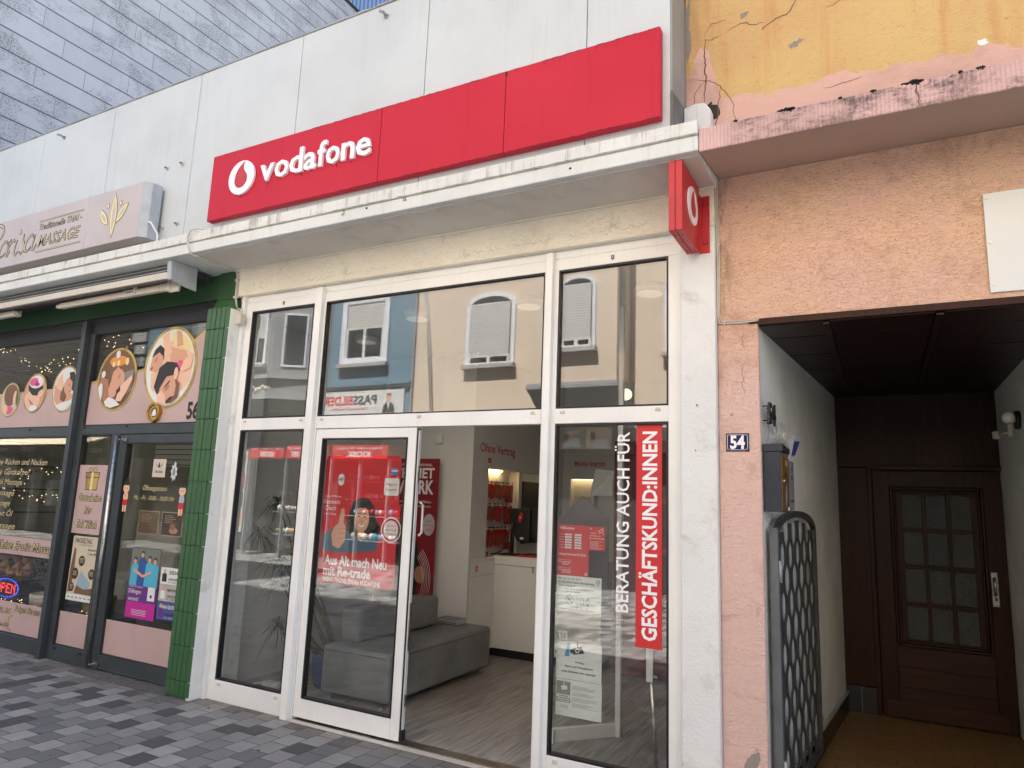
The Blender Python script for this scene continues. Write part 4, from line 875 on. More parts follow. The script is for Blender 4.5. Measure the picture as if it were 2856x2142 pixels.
# header lettering
q = MB(FX(-3.869)); q.text('Ohne Vertrag', 2.345, 3.165, 2.218, .098, .001, M_RINK, .0, .012); q.box(2.52, 2.595, 2.105, 2.155, .001, .002, M_RINK); q.text('CallYa', 2.528, 2.588, 2.122, .02, .003, M_WINK)
tag(q.build('wall_lettering'), 'red German lettering meaning without contract on the inner wall', 'lettering')
q = MB(FY(4.599)); q.text('Mobiles Internet', -3.70, -3.26, 2.19, .075, .001, M_RINK, 0, .015); tag(q.build('wall_lettering'), 'dark red mobile internet lettering on the back wall seen through the right pane', 'lettering')
# niche with accessories
M_WARM = emit('warm_strip', (1.0, .66, .26), 4.5)
nd = thing('display_niche', 'white lit display niche with pegboard back and accessories', 'display', (-4.1, 2.6, 1.07))
b = MB(FX(-4.02)); b.box(2.552, 3.29, 1.0705, 2.039, -.0005, .012, M_COUNTER); b.box(2.53, 2.551, 1.071, 2.038, .0, .145, M_COUNTER); b.box(2.552, 3.29, 1.071, 1.075, .0125, .14, M_COUNTER); b.build('back_panel', nd)
b = MB(FX(-3.87)); b.box(2.256, 2.53, 1.0705, 2.039, -.47, -.08, M_COUNTER); b.box(2.551, 2.552, 1.2, 1.3, -.4, -.3, M_COUNTER); b.build('side_panel', nd)
for y0, y1 in ((2.30, 2.48), (2.60, 3.05)):
    q = MB(FX(-3.87)); q.box(y0, y1, 2.026, 2.034, -.125 if y0 > 2.5 else -.076, -.10 if y0 > 2.5 else -.05, M_WARM); q.build('light_strip', nd)
for vv in (1.895, 1.645, 1.375): q = MB(FX(-4.007)); q.box(2.56, 3.27, vv, vv+.012, .001, .02, M_BLK); q.build('rail', nd)
nw = thing('display_niche', 'second small lit niche on the back wall behind the right pane', 'display', (-3.5, 4.5, 1.5))
b = MB(FY(4.598)); b.frame(-3.72, -3.36, 1.45, 2.03, .02, .0, .12, M_COUNTER); b.build('frame', nw); q = MB(FY(4.598)); q.box(-3.69, -3.39, 2.0, 2.008, .02, .06, emit('soft_warm_strip', (1.0, .7, .32), 1.2)); q.build('light_strip', nw)
for k in range(5): q = MB(FY(4.59)); q.box(-3.68+.06*k, -3.64+.06*k, 1.60, 1.78, .01, .03, M_SAND); q.build('pack', nw)
M_KRAFT = plain('kraft_print', (.22, .13, .06), .6)
cnt = 0
def pack(y, z, h, wdt, m, dx, where):
    global cnt
    q = thing('accessory_pack', '%s accessory pack on the %s' % ('red' if m is not M_KRAFT else 'brown', where), 'accessory pack', (-3.985+dx, y, z-h), 'accessory packs hanging in the niche')
    b_ = MB(FX(-3.985+dx)); b_.box(y-wdt/2, y+wdt/2, z-h, z, 0, .012, m); b_.build('carton', q)
    b_ = MB(FX(-3.985+dx)); b_.quad(y-wdt*.3, y+wdt*.3, z-h*.8, z-h*.35, .0135, M_KRAFT if m is not M_KRAFT else M_RINK); b_.disc(y-wdt*.3, z-h*.9, .006, .006, .0135, M_WINK, n=8); b_.build('print', q)
    if rnd.random() < .75:
        b_ = MB(FX(-3.985+dx+.035)); b_.add([(y-.014, z+.005, 0), (y+.014, z+.005, 0), (y+.018, z+.045, -.02), (y-.010, z+.045, -.02)], [(0, 1, 2, 3)], M_PAPER); b_.build('price_tag', q)
for z0, h in ((1.875, .15), (1.628, .155), (1.358, .17)):
    for k in range(7):
        for l in range(2):
            mm = (M_RED2, M_RED2, M_KRAFT)[rnd.randrange(3)]
            pack(2.635+.095*k, z0-.02*l*(k % 2), h*(1.35 if k == 6 else 1), .078, mm if k < 6 else M_RED2, .0+.05*l, '%s rail, %s hook, %s of two' % ({1.875: 'top', 1.628: 'middle', 1.358: 'lowest'}[z0], ('leftmost', 'second', 'third', 'fourth', 'fifth', 'sixth', 'rightmost')[k], ('rear', 'front')[l]))
for (y, z, m, lab) in ((2.335, 1.875, M_BLK, 'black phone case held on the left board of the niche'), (2.375, 1.665, plain('dark_pattern', (.05, .045, .04), .4), 'dark patterned phone case held on the left board of the niche'), (2.34, 1.47, plain('royal_blue', (.02, .04, .42), .4), 'blue phone case held on the left board of the niche')):
    q = thing('phone_case', lab, 'phone case', (-3.93, y, z-.17)); b_ = MB(FX(-3.949)); b_.box(y-.022, y+.022, z-.17, z, .012, .04, m); b_.build('case', q, .006, 2); b_ = MB(FX(-3.949)); b_.box(y-.03, y+.03, z-.095, z-.085, .0, .045, M_GREYM); b_.build('holder', q)
    b_ = MB(FX(-3.949)); b_.quad(y-.075, y-.035, z-.09, z-.01, .002, M_PAPER); b_.quad(y-.072, y-.05, z-.06, z-.03, .003, M_RINK); b_.build('price_card', q)
q = MB(FX(-3.949)); q.disc(2.415, 1.70, .02, .024, .002, M_RINK, n=18); q.disc(2.415, 1.70, .008, .01, .003, M_WINK, n=10); tag(q.build('round_sticker'), 'small round red emblem sticker beside the phone cases', 'sticker')
q = thing('menu_stand', 'white arched paper stand on the counter worktop', 'stand', (-4.0, 2.42, 1.07)); b = MB(FX(-3.96)); b.prism([(2.34, 1.072), (2.34, 1.20), (2.36, 1.25), (2.40, 1.275), (2.43, 1.25), (2.46, 1.072)], -.01, 0, M_PAPER); b.build('back', q); b = MB(FX(-3.93)); b.add([(2.50, 1.072, 0), (2.585, 1.072, 0), (2.505, 1.285, -.03), (2.43, 1.285, -.03)], [(0, 1, 2, 3)], M_PAPER)
for k in range(6): b.add([(2.49-.008*k, 1.12+.022*k, .001-.003*k), (2.55-.008*k, 1.12+.022*k, .001-.003*k), (2.55-.008*k, 1.125+.022*k, .001-.003*k), (2.49-.008*k, 1.125+.022*k, .001-.003*k)], [(0, 1, 2, 3)], M_GINK)
b.build('sheet', q)
q = MB(FX(-3.92)); q.box(2.60, 2.70, 1.0715, 1.125, -.02, 0, M_RED2); q.text('hier', 2.62, 2.68, 1.09, .02, .0015, M_WINK); tag(q.build('card_box'), 'small red box of cards on the worktop beside the monitor', 'box')
mo = thing('monitor', 'black till monitor on a pole seen from behind with red tag', 'monitor', (-3.7, 3.0, 1.086))
MF = lambda u, v, w: (-3.745+(u*.80)-w*.6, 3.0+u*.25-w*.3, v)
b = MB(lambda u, v, w: (u, 3.02-w, v)); b.prism([(-3.825, 1.61), (-3.55, 1.615), (-3.55, 1.24), (-3.70, 1.235), (-3.76, 1.33)], .0, .05, M_BLK); b.prism([(-3.69, 1.60), (-3.50, 1.612), (-3.49, 1.275), (-3.67, 1.25)], -.05, -.001, M_BLK); b.build('screen', mo, .008)
b = MB(WLD); b.tube([(-3.765, 2.97, 1.09), (-3.765, 2.97, 1.45)], .02, M_BLK, 12); b.tube([(-3.80, 2.97, 1.09), (-3.80, 2.97, 1.35)], .006, M_STEEL, 8); b.build('pole', mo)
b = MB(WLD); b.box(-3.88, -3.60, 2.85, 3.05, 1.0865, 1.10, M_BLK); b.tube([(-3.77, 2.95, 1.22), (-3.83, 2.93, 1.2), (-3.86, 2.9, 1.13), (-3.90, 2.85, 1.10), (-3.95, 2.8, 1.09)], .008, M_BLK, 6); b.tube([(-3.75, 2.94, 1.12), (-3.70, 2.85, 1.11), (-3.6, 2.85, 1.11)], .008, M_BLK, 6); b.build('base', mo)
b = MB(FY(2.965)); b.add([(-3.70, 1.455, 0), (-3.655, 1.455, 0), (-3.63, 1.56, 0), (-3.675, 1.565, 0)], [(0, 1, 2, 3)], M_RED2); b.text('DEAL', -3.685, -3.655, 1.50, .02, .002, M_WINK); b.build('tag', mo); b = MB(FY(2.965)); b.box(-3.665, -3.62, 1.265, 1.29, 0, .002, M_PAPER); b.build('label', mo)
q = MB(FX(-3.875)); q.box(3.29, 3.849, .0, 2.035, -.03, .0, M_COUNTER); q.box(3.37, 3.80, 1.19, 1.93, .001, .03, M_BLK); tag(q.build('wall_screen', bevel=.004), 'tall black switched-off screen on the recessed wall right of the niche', 'screen')
q = MB(WLD); q.box(-3.62, -3.2, 2.80, 2.95, 1.0865, 1.10, M_RED2); q.box(-3.60, -3.2, 2.96, 3.08, 1.0865, 1.11, M_BLK); tag(q.build('desk_mat', bevel=.003), 'red mat and black keyboard on the counter edge', 'desk mat')
q = MB(FY(2.7)); q.box(-2.45, -1.30, .05, 2.35, -.05, 0, plain('dark_wine_board', (.16, .02, .025), .6)); q.ring(-1.9, 1.5, .28, .28, .06, .001, .004, plain('faded_red', (.30, .05, .06), .6)); tag(q.build('display_wall'), 'dark red free-standing display wall behind the right pane', 'display')
q = MB(FX(-1.80)); q.fr = lambda u, v, w: (-1.80-.35*(1.04-u)/.45*0-w, u, v)
q = MB(WLD); q.box(-1.825, -1.785, 1.02, 1.06, .013, 3.29, M_UPVC); q.box(-2.18, -2.14, .62, .66, .013, .10, M_UPVC)
q.add([(-2.16, .64, .013), (-1.80, 1.04, .013), (-1.80, 1.04, .10), (-2.16, .64, .10), (-2.19, .67, .013), (-1.83, 1.07, .013), (-1.83, 1.07, .10), (-2.19, .67, .10)], [(0, 1, 2, 3), (4, 5, 6, 7), (3, 2, 6, 7), (0, 3, 7, 4)], M_UPVC)
tag(q.build('inner_partition', bevel=.003), 'white post and low rail of the inner partition behind the right pane', 'partition')
q = MB(FY(.25)); q.prism([(-1.985, 1.10), (-1.985, 1.585), (-1.790, 1.745), (-1.61, 1.60), (-1.61, 1.10)], 0, .006, plain('grey_board', (.13, .105, .11), .6)); tag(q.build('display_board'), 'grey house-shaped display board seen from behind in the right pane', 'display board')
q = MB(FY(.30)); q.add([(-1.768, 1.75, 0), (-1.60, 1.75, .03), (-1.598, 1.92, 0), (-1.72, 1.93, .03)], [(0, 1, 2, 3)], plain('translucent_sheet', (.32, .32, .31), .6)); tag(q.build('paper_sheet'), 'grey sheet of paper hanging askew in the right pane', 'paper')
M_LAMP = emit('lamp_warm_white', (1, .93, .80), .03)
for x, y, lab in ((-4.60, 1.2, 'over the left window'), (-3.55, .62, 'over the door leaf'), (-2.45, .62, 'over the entrance'), (-1.45, .62, 'over the right window')):
    t_ = thing('ceiling_lamp', 'round white ceiling lamp '+lab, 'lamp', (x, y, 3.25), 'ceiling lamps of the phone shop')
    q = MB(WLD); q.lathe((x, y, 3.24), [(.12, 0), (.12, .058)], M_WHITE, 24); q.build('ring', t_); q = MB(WLD); q.lathe((x, y, 3.236), [(.095, 0), (.095, .003)], M_LAMP, 24); q.build('lens', t_)
t_ = thing('spotlight', 'tilted warm spotlight glowing behind the upper right pane', 'spotlight', (-2.1, 2.0, 2.73))
q = MB(WLD); q.tube([(-2.16, 2.12, 2.80), (-2.09, 1.98, 2.72)], .062, M_WHITE, 18); q.tube([(-2.14, 2.08, 2.82), (-2.14, 2.08, 3.30)], .01, M_WHITE, 6); q.build('body', t_)
q = MB(WLD); q.tube([(-2.0895, 1.979, 2.7195), (-2.087, 1.974, 2.7165)], .055, emit('spot_glow', (1, .86, .45), .42), 18); q.build('lens', t_)

# ================================================================== MASSAGE SHOPFRONT
mf = thing('massage_shopfront', 'anthracite framed massage shop window with pink film', 'shopfront', (-8.5, 0, 0))
b = MB(); b.box(-12, -5.334, 3.266, 3.431, -.08, .0, M_CHAR); b.box(-12, -5.334, 3.36, 3.366, .0005, .006, M_ANTH); b.build('head_rail', mf, .003, 1)
b = MB(); b.box(-7.428, -7.262, 0, 3.265, -.08, .0, M_ANTH); b.box(-7.405, -7.335, 0, 3.40, .0005, .06, M_CHAR if False else M_ANTH); b.build('mullion', mf, .003, 1)
b = MB(); b.box(-12, -7.429, 2.185, 2.285, -.08, 0, M_ANTH); b.build('transom', mf, .003, 1)
b = MB(); b.box(-7.261, -5.334, 2.20, 2.29, -.08, 0, M_ANTH); b.build('transom', mf, .003, 1)
b = MB(); b.box(-12, -7.429, 0, .145, -.08, 0, M_ANTH); b.box(-7.261, -6.61, 0, .143, -.08, .0, M_ANTH); b.build('sill_rail', mf, .003, 1)
b = MB(); b.box(-6.725, -6.605, .144, 2.1995, -.08, 0, M_ANTH); b.box(-7.2615, -7.245, .144, 2.1995, -.08, -.001, M_ANTH); b.build('door_post', mf, .003, 1)
G2 = M_GLASS2
pane(mf, -12, -7.429, 2.286, 3.265, m=G2, gm=M_CHAR, gas=.01); pane(mf, -7.261, -5.50, 2.291, 3.265, m=G2, gm=M_CHAR, gas=.01)
pane(mf, -12, -7.429, .146, 2.184, m=G2, gm=M_CHAR, gas=.01); pane(mf, -7.244, -6.726, .144, 2.199, m=G2, gm=M_CHAR, gas=.01)
for u, v in ((-8.22, 2.262), (-7.46, 2.262), (-7.21, 2.27), (-6.51, 2.275), (-7.47, .12), (-7.20, .115), (-6.78, .115)):
    q = MB(); q.prism([(u-.02, v-.01), (u+.02, v-.01), (u+.016, v+.01), (u-.016, v+.01)], .0005, .009, M_BLK); q.build('drain_cap', mf, .002, 1)
# gold outlined film
b = MB(); w = -.0265
b.box(-12, -7.44, .147, .455, w-.0005, w, M_FILM); b.box(-7.243, -6.727, .145, .460, w-.0005, w, M_FILM); b.box(-12, -7.44, .934, 1.116, w-.0005, w, M_FILM)
b.build('pink_film', mf)
b = MB(); b.poly([(-12, 2.30), (-7.441, 2.30), (-7.441, 2.705), (-8.0, 2.695), (-12, 2.64)], w, M_FILM)
P = [(-7.25, 2.30), (-5.51, 2.30), (-5.51, 3.17)]; Q = [(-5.6, 3.12), (-5.9, 2.96), (-6.2, 2.86), (-6.6, 2.80), (-7.0, 2.76), (-7.25, 2.735)]; b.poly(P+Q, w, M_FILM)
b.poly(Q[::-1]+[(-5.51, 3.17)]+[(-5.51, 3.195)]+[(x, z+.022) for x, z in Q], w+.0005, M_GOLD); b.poly([(-12, 2.64), (-8.0, 2.695), (-7.441, 2.705), (-7.441, 2.722), (-8.0, 2.712), (-12, 2.657)], w+.0005, M_GOLD); b.build('pink_film', mf)
# writing on the glass
b = MB(); w = -.025
for i, (t_, a, c) in enumerate((('Massage Rücken und Nacken', -9.05, -7.835), ('Massage Ganzkörper', -9.05, -8.14), ('Aromaöl Massage', -9.05, -8.262), ('Kopfmassage', -9.05, -8.392), ('Fußmassage', -9.0, -8.44), ('Massage mit Öl', -9.1, -8.357), ('Paarmassage', -9.05, -8.272))):
    b.gold(t_, a, c, (1.885, 1.775, 1.665, 1.545, 1.435, 1.325, 1.195)[i], .062, w); b.build('lettering', mf); b = MB()
b.gold('Keine Erotic Massage', -8.56, -7.46, .985, .085, w+.002); b.build('lettering', mf); b = MB()
b.gold('Folgen Sie uns auf', -8.045, -7.44, .372, .055, w+.002); b.build('lettering', mf); b = MB(); b.gold('0151 22 36', -8.62, -8.105, .335, .05, w+.002); b.build('lettering', mf); b = MB(); b.gold('massage.de', -8.62, -8.11, .205, .045, w+.002)
b.build('window_lettering', mf)
q = MB(); q.prism([(-8.14, .19), (-8.14, .30), (-8.10, .325), (-8.06, .325), (-8.06, .31), (-8.10, .31), (-8.12, .295), (-8.12, .20), (-8.10, .185), (-8.06, .185), (-8.06, .17), (-8.10, .17)], w, w+.001, M_GOLD); q.box(-7.53, -7.50, .165, .325, w, w+.001, M_GOLD); q.build('gold_handle_print', mf)
# picture medallions
def medal(cu, cv, ru, rv, lab):
    q = MB(); q._t = ('medallion_picture', lab, 'picture', None); q.disc(cu, cv, ru, rv, -.0245, M_GOLD, -.0235, 40); return q
def clipell(pts, cu, cv, ru, rv):
    o = []
    for x, y in pts:
        dx, dy = (x)/1.0, (y)/1.0; r_ = math.hypot(dx, dy)
        if r_ > .97: dx, dy = dx/r_*.97, dy/r_*.97
        o.append((cu+dx*ru, cv+dy*rv))
    return o
def paint(q, cu, cv, ru, rv, bgm, shapes):
    ru *= .90; rv *= .93; q.disc(cu, cv, ru, rv, -.022, bgm, n=40)
    for k, (m, pts) in enumerate(shapes):
        q.poly(clipell(pts, cu, cv, ru, rv), -.0214+.0006*k, m)
def EL(cx, cy, rx, ry, n=20, rot=0):
    c, s_ = math.cos(R(rot)), math.sin(R(rot)); return [(cx+rx*math.cos(t)*c-ry*math.sin(t)*s_, cy+rx*math.cos(t)*s_+ry*math.sin(t)*c) for t in [2*math.pi*i/n for i in range(n)]]
q = medal(-8.775, 2.62, .20, .20, 'leftmost gold oval picture, back of a dark-haired head and flowers'); paint(q, -8.775, 2.62, .20, .20, M_SAND, [(M_BROWN, EL(.0, .35, .75, .75)), (M_SKIN2, EL(.55, .1, .22, .45)), (M_LEAF, EL(.85, .2, .2, .6)), (M_PETAL, EL(.1, -.65, .4, .25)), (M_SKIN2, EL(-.5, -.6, .4, .3))]); fin(q)
q = medal(-8.285, 2.678, .225, .225, 'gold oval picture of hands holding a bowl of pink petals'); paint(q, -8.285, 2.678, .225, .225, M_SKIN, [(M_SKIN2, EL(-.2, -.4, .8, .55)), (M_HAIR, [(-.75, .45), (.8, .35), (.65, .05), (.3, -.15), (-.2, -.1), (-.6, .15)]), (M_TOWEL, EL(.05, .6, .7, .35)), (M_PETAL, EL(-.2, .62, .42, .22)), (M_MAGENTA, EL(.15, .5, .25, .14)), (M_WINK, EL(.42, .66, .2, .16)), (M_SKIN3, [(-.6, -.25), (-.2, -.6), (.1, -.65), (-.2, -.45)]), (M_WINK, EL(.1, -.85, .4, .2)), (M_SKIN2, EL(.65, -.05, .3, .2, rot=20))]); fin(q)
q = medal(-7.700, 2.700, .245, .255, 'gold oval picture of a bearded man having a shoulder massage'); paint(q, -7.700, 2.700, .245, .255, M_TOWEL, [(M_SKIN, [(-1, .2), (-.3, .3), (.1, -.1), (.8, -.3), (.9, -.55), (.0, -.6), (-.6, -.7), (-1, -.5)]), (M_SKIN2, [(-.75, .5), (-.4, .75), (-.3, .4), (-.1, .1), (-.3, -.1), (-.8, .1)]), (M_SKIN, EL(.22, .10, .38, .48, rot=-30)), (M_BROWN, [(-.15, .15), (-.35, -.2), (-.3, -.5), (.05, -.6), (.2, -.35), (-.05, -.1)]), (M_HAIR, [(.2, .75), (.6, .8), (.85, .4), (.75, -.15), (.55, -.05), (.55, .3), (.3, .45)]), (M_SKIN3, EL(.33, .16, .09, .04, rot=-35)), (M_SKIN3, EL(.42, -.13, .08, .04, rot=-35)), (M_TOWEL, [(-.3, -.95), (.1, -.65), (.8, -.45), (.9, -.8), (.3, -1)])]); fin(q)
q = medal(-6.82, 2.762, .325, .328, 'gold oval picture of a reclining woman having a head massage by candlelight'); paint(q, -6.82, 2.762, .325, .328, M_BROWN, [(M_GINK, [(-.1, -.9), (.9, -.4), (.95, .3), (.3, .2), (.2, -.4)]), (M_ORANGE, EL(.0, .62, .5, .18)), (M_GOLDL, EL(-.25, .52, .08, .10)), (M_GOLDL, EL(.02, .55, .08, .10)), (M_GOLDL, EL(.5, .58, .10, .13)), (M_TOWEL, EL(-.05, .85, .12, .14)), (M_SKIN3, [(-1, -.3), (-.9, .15), (-.45, .0), (-.3, -.35), (-.45, -.8), (-.9, -.6)]), (M_TOWEL, EL(-.75, .2, .12, .12)), (M_SKIN, EL(.12, .0, .38, .35, rot=-20)), (M_SKIN, [(-.2, .25), (.05, .42), (.35, .25), (.1, .1), (-.25, .0)]), (M_SKIN, [(-.35, -.3), (-.2, .1), (.2, -.2), (.0, -.6), (-.3, -.65)]), (M_HAIR, [(.15, -.38), (.3, -.2), (.45, -.28), (.3, -.6), (.1, -.6)]), (M_SKIN, EL(.02, -.45, .10, .16)), (M_SKIN3, EL(.2, .08, .08, .03, rot=60)), (M_SKIN2, [(.3, -.25), (.55, -.1), (.9, .1), (.95, -.05), (.7, -.45), (.45, -.75), (.15, -.75), (.2, -.5), (.35, -.4)]), (M_TOWEL, [(-.5, -.75), (-.3, -.6), (.0, -.65), (.45, -.95), (-.1, -1), (-.4, -.95)]), (M_TOWEL, EL(-.8, -.45, .15, .35))]); fin(q)
q = medal(-6.00, 2.84, .392, .402, 'largest gold oval picture of a couple lying face down being massaged'); paint(q, -6.00, 2.84, .392, .402, M_TOWEL, [(M_SKIN2, [(-.7, -.3), (-.5, .25), (.0, .75), (.5, .55), (1, .3), (.95, -.4), (.6, -.65), (.2, -.3), (-.3, -.6)]), (M_GOLDL, [(-.05, .9), (.2, .95), (.75, .65), (.9, .38), (.4, .5), (.1, .55)]), (M_SKIN, [(-.1, .55), (.6, .40), (.8, .1), (.4, -.1), (.0, .15)]), (M_SKIN2, [(-.45, .85), (-.2, .95), (-.05, .55), (.05, .4), (-.15, .25), (-.3, .35)]), (M_SKIN, [(.15, .98), (.35, .95), (.48, .55), (.22, .52)]), (M_HAIR, [(-.7, .5), (-.5, .62), (-.3, .5), (-.28, .2), (-.45, .35), (-.8, .3)]), (M_SKIN, [(-.78, .3), (-.5, .42), (-.32, .3), (-.3, .05), (-.55, -.12), (-.85, -.05)]), (M_SKIN3, EL(-.60, .22, .09, .03, rot=60)), (M_RINK, EL(-.75, .0, .06, .03, rot=30)), (M_SKIN2, [(-.75, -.1), (-.55, -.12), (-.45, -.3), (-.55, -.65), (-.7, -.5)]), (M_PETAL, EL(.42, .02, .14, .14)), (M_SKIN2, [(.45, -.12), (.6, .15), (.85, .3), (.97, .2), (.9, -.05), (.6, -.15)]), (M_SKIN, [(-.25, -.2), (.3, -.25), (.55, -.45), (.5, -.8), (.2, -.95), (-.1, -.85), (-.3, -.55)]), (M_HAIR, [(-.4, .0), (-.1, .15), (.3, .1), (.48, -.1), (.35, -.2), (-.05, -.25), (-.3, -.55), (-.35, -.75), (-.55, -.5)]), (M_BROWN, [(.3, -.3), (.52, -.45), (.5, -.8), (.25, -.95), (.05, -.95), (.15, -.82), (.35, -.75), (.38, -.5)]), (M_SKIN2, EL(.33, -.18, .09, .16)), (M_SKIN3, EL(.03, -.55, .12, .035, rot=40)), (M_HAIR, EL(.01, -.45, .16, .022, rot=40)), (M_HAIR, EL(.16, -.85, .14, .04, rot=30)), (M_SKIN2, [(-.35, -.7), (-.2, -.6), (.0, -.75), (.05, -1), (-.3, -.93)])]); fin(q)
q = MB(); q.text('56', -5.675, -5.515, 2.335, .15, -.0215, M_INK, 0, .03); tag(q.build('house_number'), 'black adhesive house number 56 on the pink film by the green pier', 'house number')
oc = thing('octagon_mirror', 'small gilt octagonal mirror plaque with white figure on the glass', 'plaque', (-6.13, .02, 2.31))
q = MB(); q.ring(-6.13, 2.402, .10, .098, .026, -.025, .012, plain('gilt_frame', (.55, .30, .06), .3, .6), 8); q.build('frame', oc, .004); q = MB(); q.disc(-6.13, 2.402, .076, .074, -.02, M_BROWN, -.005, 8); q.ring(-6.13, 2.402, .062, .06, .006, -.005, -.003, M_GOLDL, 20); q.poly([(-6.16, 2.37), (-6.10, 2.37), (-6.095, 2.40), (-6.115, 2.435), (-6.135, 2.43), (-6.155, 2.40)], -.0035, M_WINK); q.build('centre', oc)
q = card('voucher_sign', 'pink voucher sign with gold gift box on the narrow pane', 'sign', -7.242, -6.728, 1.214, 1.893, -.024, M_FILM); e = -.0225
gp = [(-7.09, 1.66), (-6.90, 1.66), (-6.885, 1.80), (-7.10, 1.80)]
q.poly([(-7.097, 1.643), (-6.903, 1.643), (-6.893, 1.775), (-7.107, 1.775)], e, M_INKB); q.poly([(-7.115, 1.765), (-6.885, 1.765), (-6.88, 1.822), (-7.12, 1.822)], e, M_INKB)
q.poly([(-7.09, 1.649), (-6.91, 1.649), (-6.90, 1.765), (-7.10, 1.765)], e+.0008, M_GOLD); q.poly([(-7.108, 1.771), (-6.892, 1.771), (-6.887, 1.816), (-7.113, 1.816)], e+.0008, M_GOLD); q.quad(-7.018, -6.982, 1.645, 1.82, e+.0016, M_GOLDL)
q.ring(-7.035, 1.846, .036, .026, .012, e-.0004, e+.0006, M_GOLD, 18); q.ring(-6.965, 1.846, .036, .026, .012, e-.0004, e+.0006, M_GOLD, 18)
q.gold('Gutscheine', -7.19, -6.80, 1.535, .07, e); q.gold('hier', -7.07, -6.93, 1.415, .07, e); q.gold('Erhältlich', -7.17, -6.82, 1.275, .07, e); fin(q)
q = card('torch_day_poster', 'beige torch day event poster on the narrow pane', 'poster', -7.172, -6.734, .575, 1.19, -.0235, M_SAND); e = -.022
q.quad(-7.172, -6.734, .575, .635, e, M_PAPER); q.text('FACKELTAG', -7.13, -6.86, 1.125, .045, e, M_INK, 0, .015); q.text('IM LANDKREIS SAARLOUIS', -7.06, -6.84, 1.098, .018, e, M_GINK); q.text('Donnerstag', -6.905, -6.745, 1.055, .026, e, M_INK); q.text('11. Juni 2026', -6.905, -6.745, 1.015, .026, e, M_INK)
q.poly([(-7.16, .65), (-7.11, .66), (-7.09, .86), (-7.10, 1.06), (-7.13, 1.08), (-7.155, .9)], e, M_BROWN); q.poly([(-7.03, .70), (-6.85, .66), (-6.80, .75), (-6.98, .86)], e, ink('print_river', (.30, .42, .48))); q.poly([(-7.05, .645), (-6.75, .64), (-6.76, .71), (-6.90, .69), (-7.02, .72)], e+.0006, M_BROWN)
for cx, cy, rr in ((-6.985, .955, .05), (-7.07, .83, .055), (-6.80, .84, .05), (-7.10, .70, .042)): q.disc(cx, cy, rr, rr, e+.001, M_INKB, n=20); [q.quad(cx-rr*.6, cx+rr*.6, cy+.02-.012*k, cy+.024-.012*k, e+.002, M_GOLDL if k == 0 else M_SAND) for k in range(4)]
for k in range(6): q.quad(-7.15+.068*k, -7.11+.068*k, .60, .612, e+.001, M_GINK)
fin(q)
md = thing('massage_door', 'anthracite glazed massage shop door with tall steel bar handle', 'door', (-6.0, 0, .0))
b = MB(); b.box(-6.598, -6.488, .02, 2.195, -.07, -.003, M_ANTH); b.box(-5.50, -5.40, .02, 2.195, -.07, -.003, M_ANTH); b.box(-6.4875, -5.5005, .02, .150, -.07, -.0035, M_ANTH); b.box(-6.4875, -5.5005, 2.112, 2.195, -.07, -.0035, M_ANTH); b.build('frame', md, .003, 1)
pane(md, -6.488, -5.50, .151, 2.112, m=G2, gm=M_CHAR, gas=.008)
b = MB(); b.box(-6.48, -5.505, .155, .461, -.0265, -.026, M_FILM); b.build('pink_film', md)
b = MB(); b.tube([(-6.555, .03, .055), (-6.555, 2.175, .055)], .019, M_STEEL, 16); b.build('bar_handle', md)
b = MB()
for v in (.06, 2.14): b.box(-6.54, -6.47, v-.02, v+.02, .001, .02, M_STEEL); b.tube([(-6.53, v, .0), (-6.54, v, .055)], .01, M_STEEL, 8)
b.build('handle_mount', md, .002)
b = MB(); b.prism([(-6.64, .95), (-6.615, .945), (-6.61, .98), (-6.613, 1.02), (-6.635, 1.025), (-6.645, .99)], .0005, .008, M_STEEL); b.disc(-6.628, .985, .007, .012, .0085, M_BLK, n=10); b.build('lock_plate', md)
b = MB(); b.gold('Öffnungszeiten:', -6.185, -5.82, 1.665, .045, -.025); b.build('lettering', md); b = MB(); b.gold('Mo. - Fr.: 10:00 - 18:00 Uhr', -6.305, -5.70, 1.575, .042, -.025); b.build('lettering', md)
b = MB(); b.box(-6.60, -5.33, .002, .018, -.02, .02, M_STEEL); tag(b.build('door_sill'), 'worn steel sill strip below the massage shop door', 'door sill')
b = MB(); b.box(-6.66, -5.30, .002, .012, .021, .16, plain('granite_step', (.13, .125, .12), .8, 0, .2, 30)); tag(b.build('granite_threshold'), 'flat grey stone slab in the paving before the massage door', 'step')
q = MB(); q._t = ('figure_sticker', 'left door sticker of a small child in red shorts with folded hands', 'sticker', None)
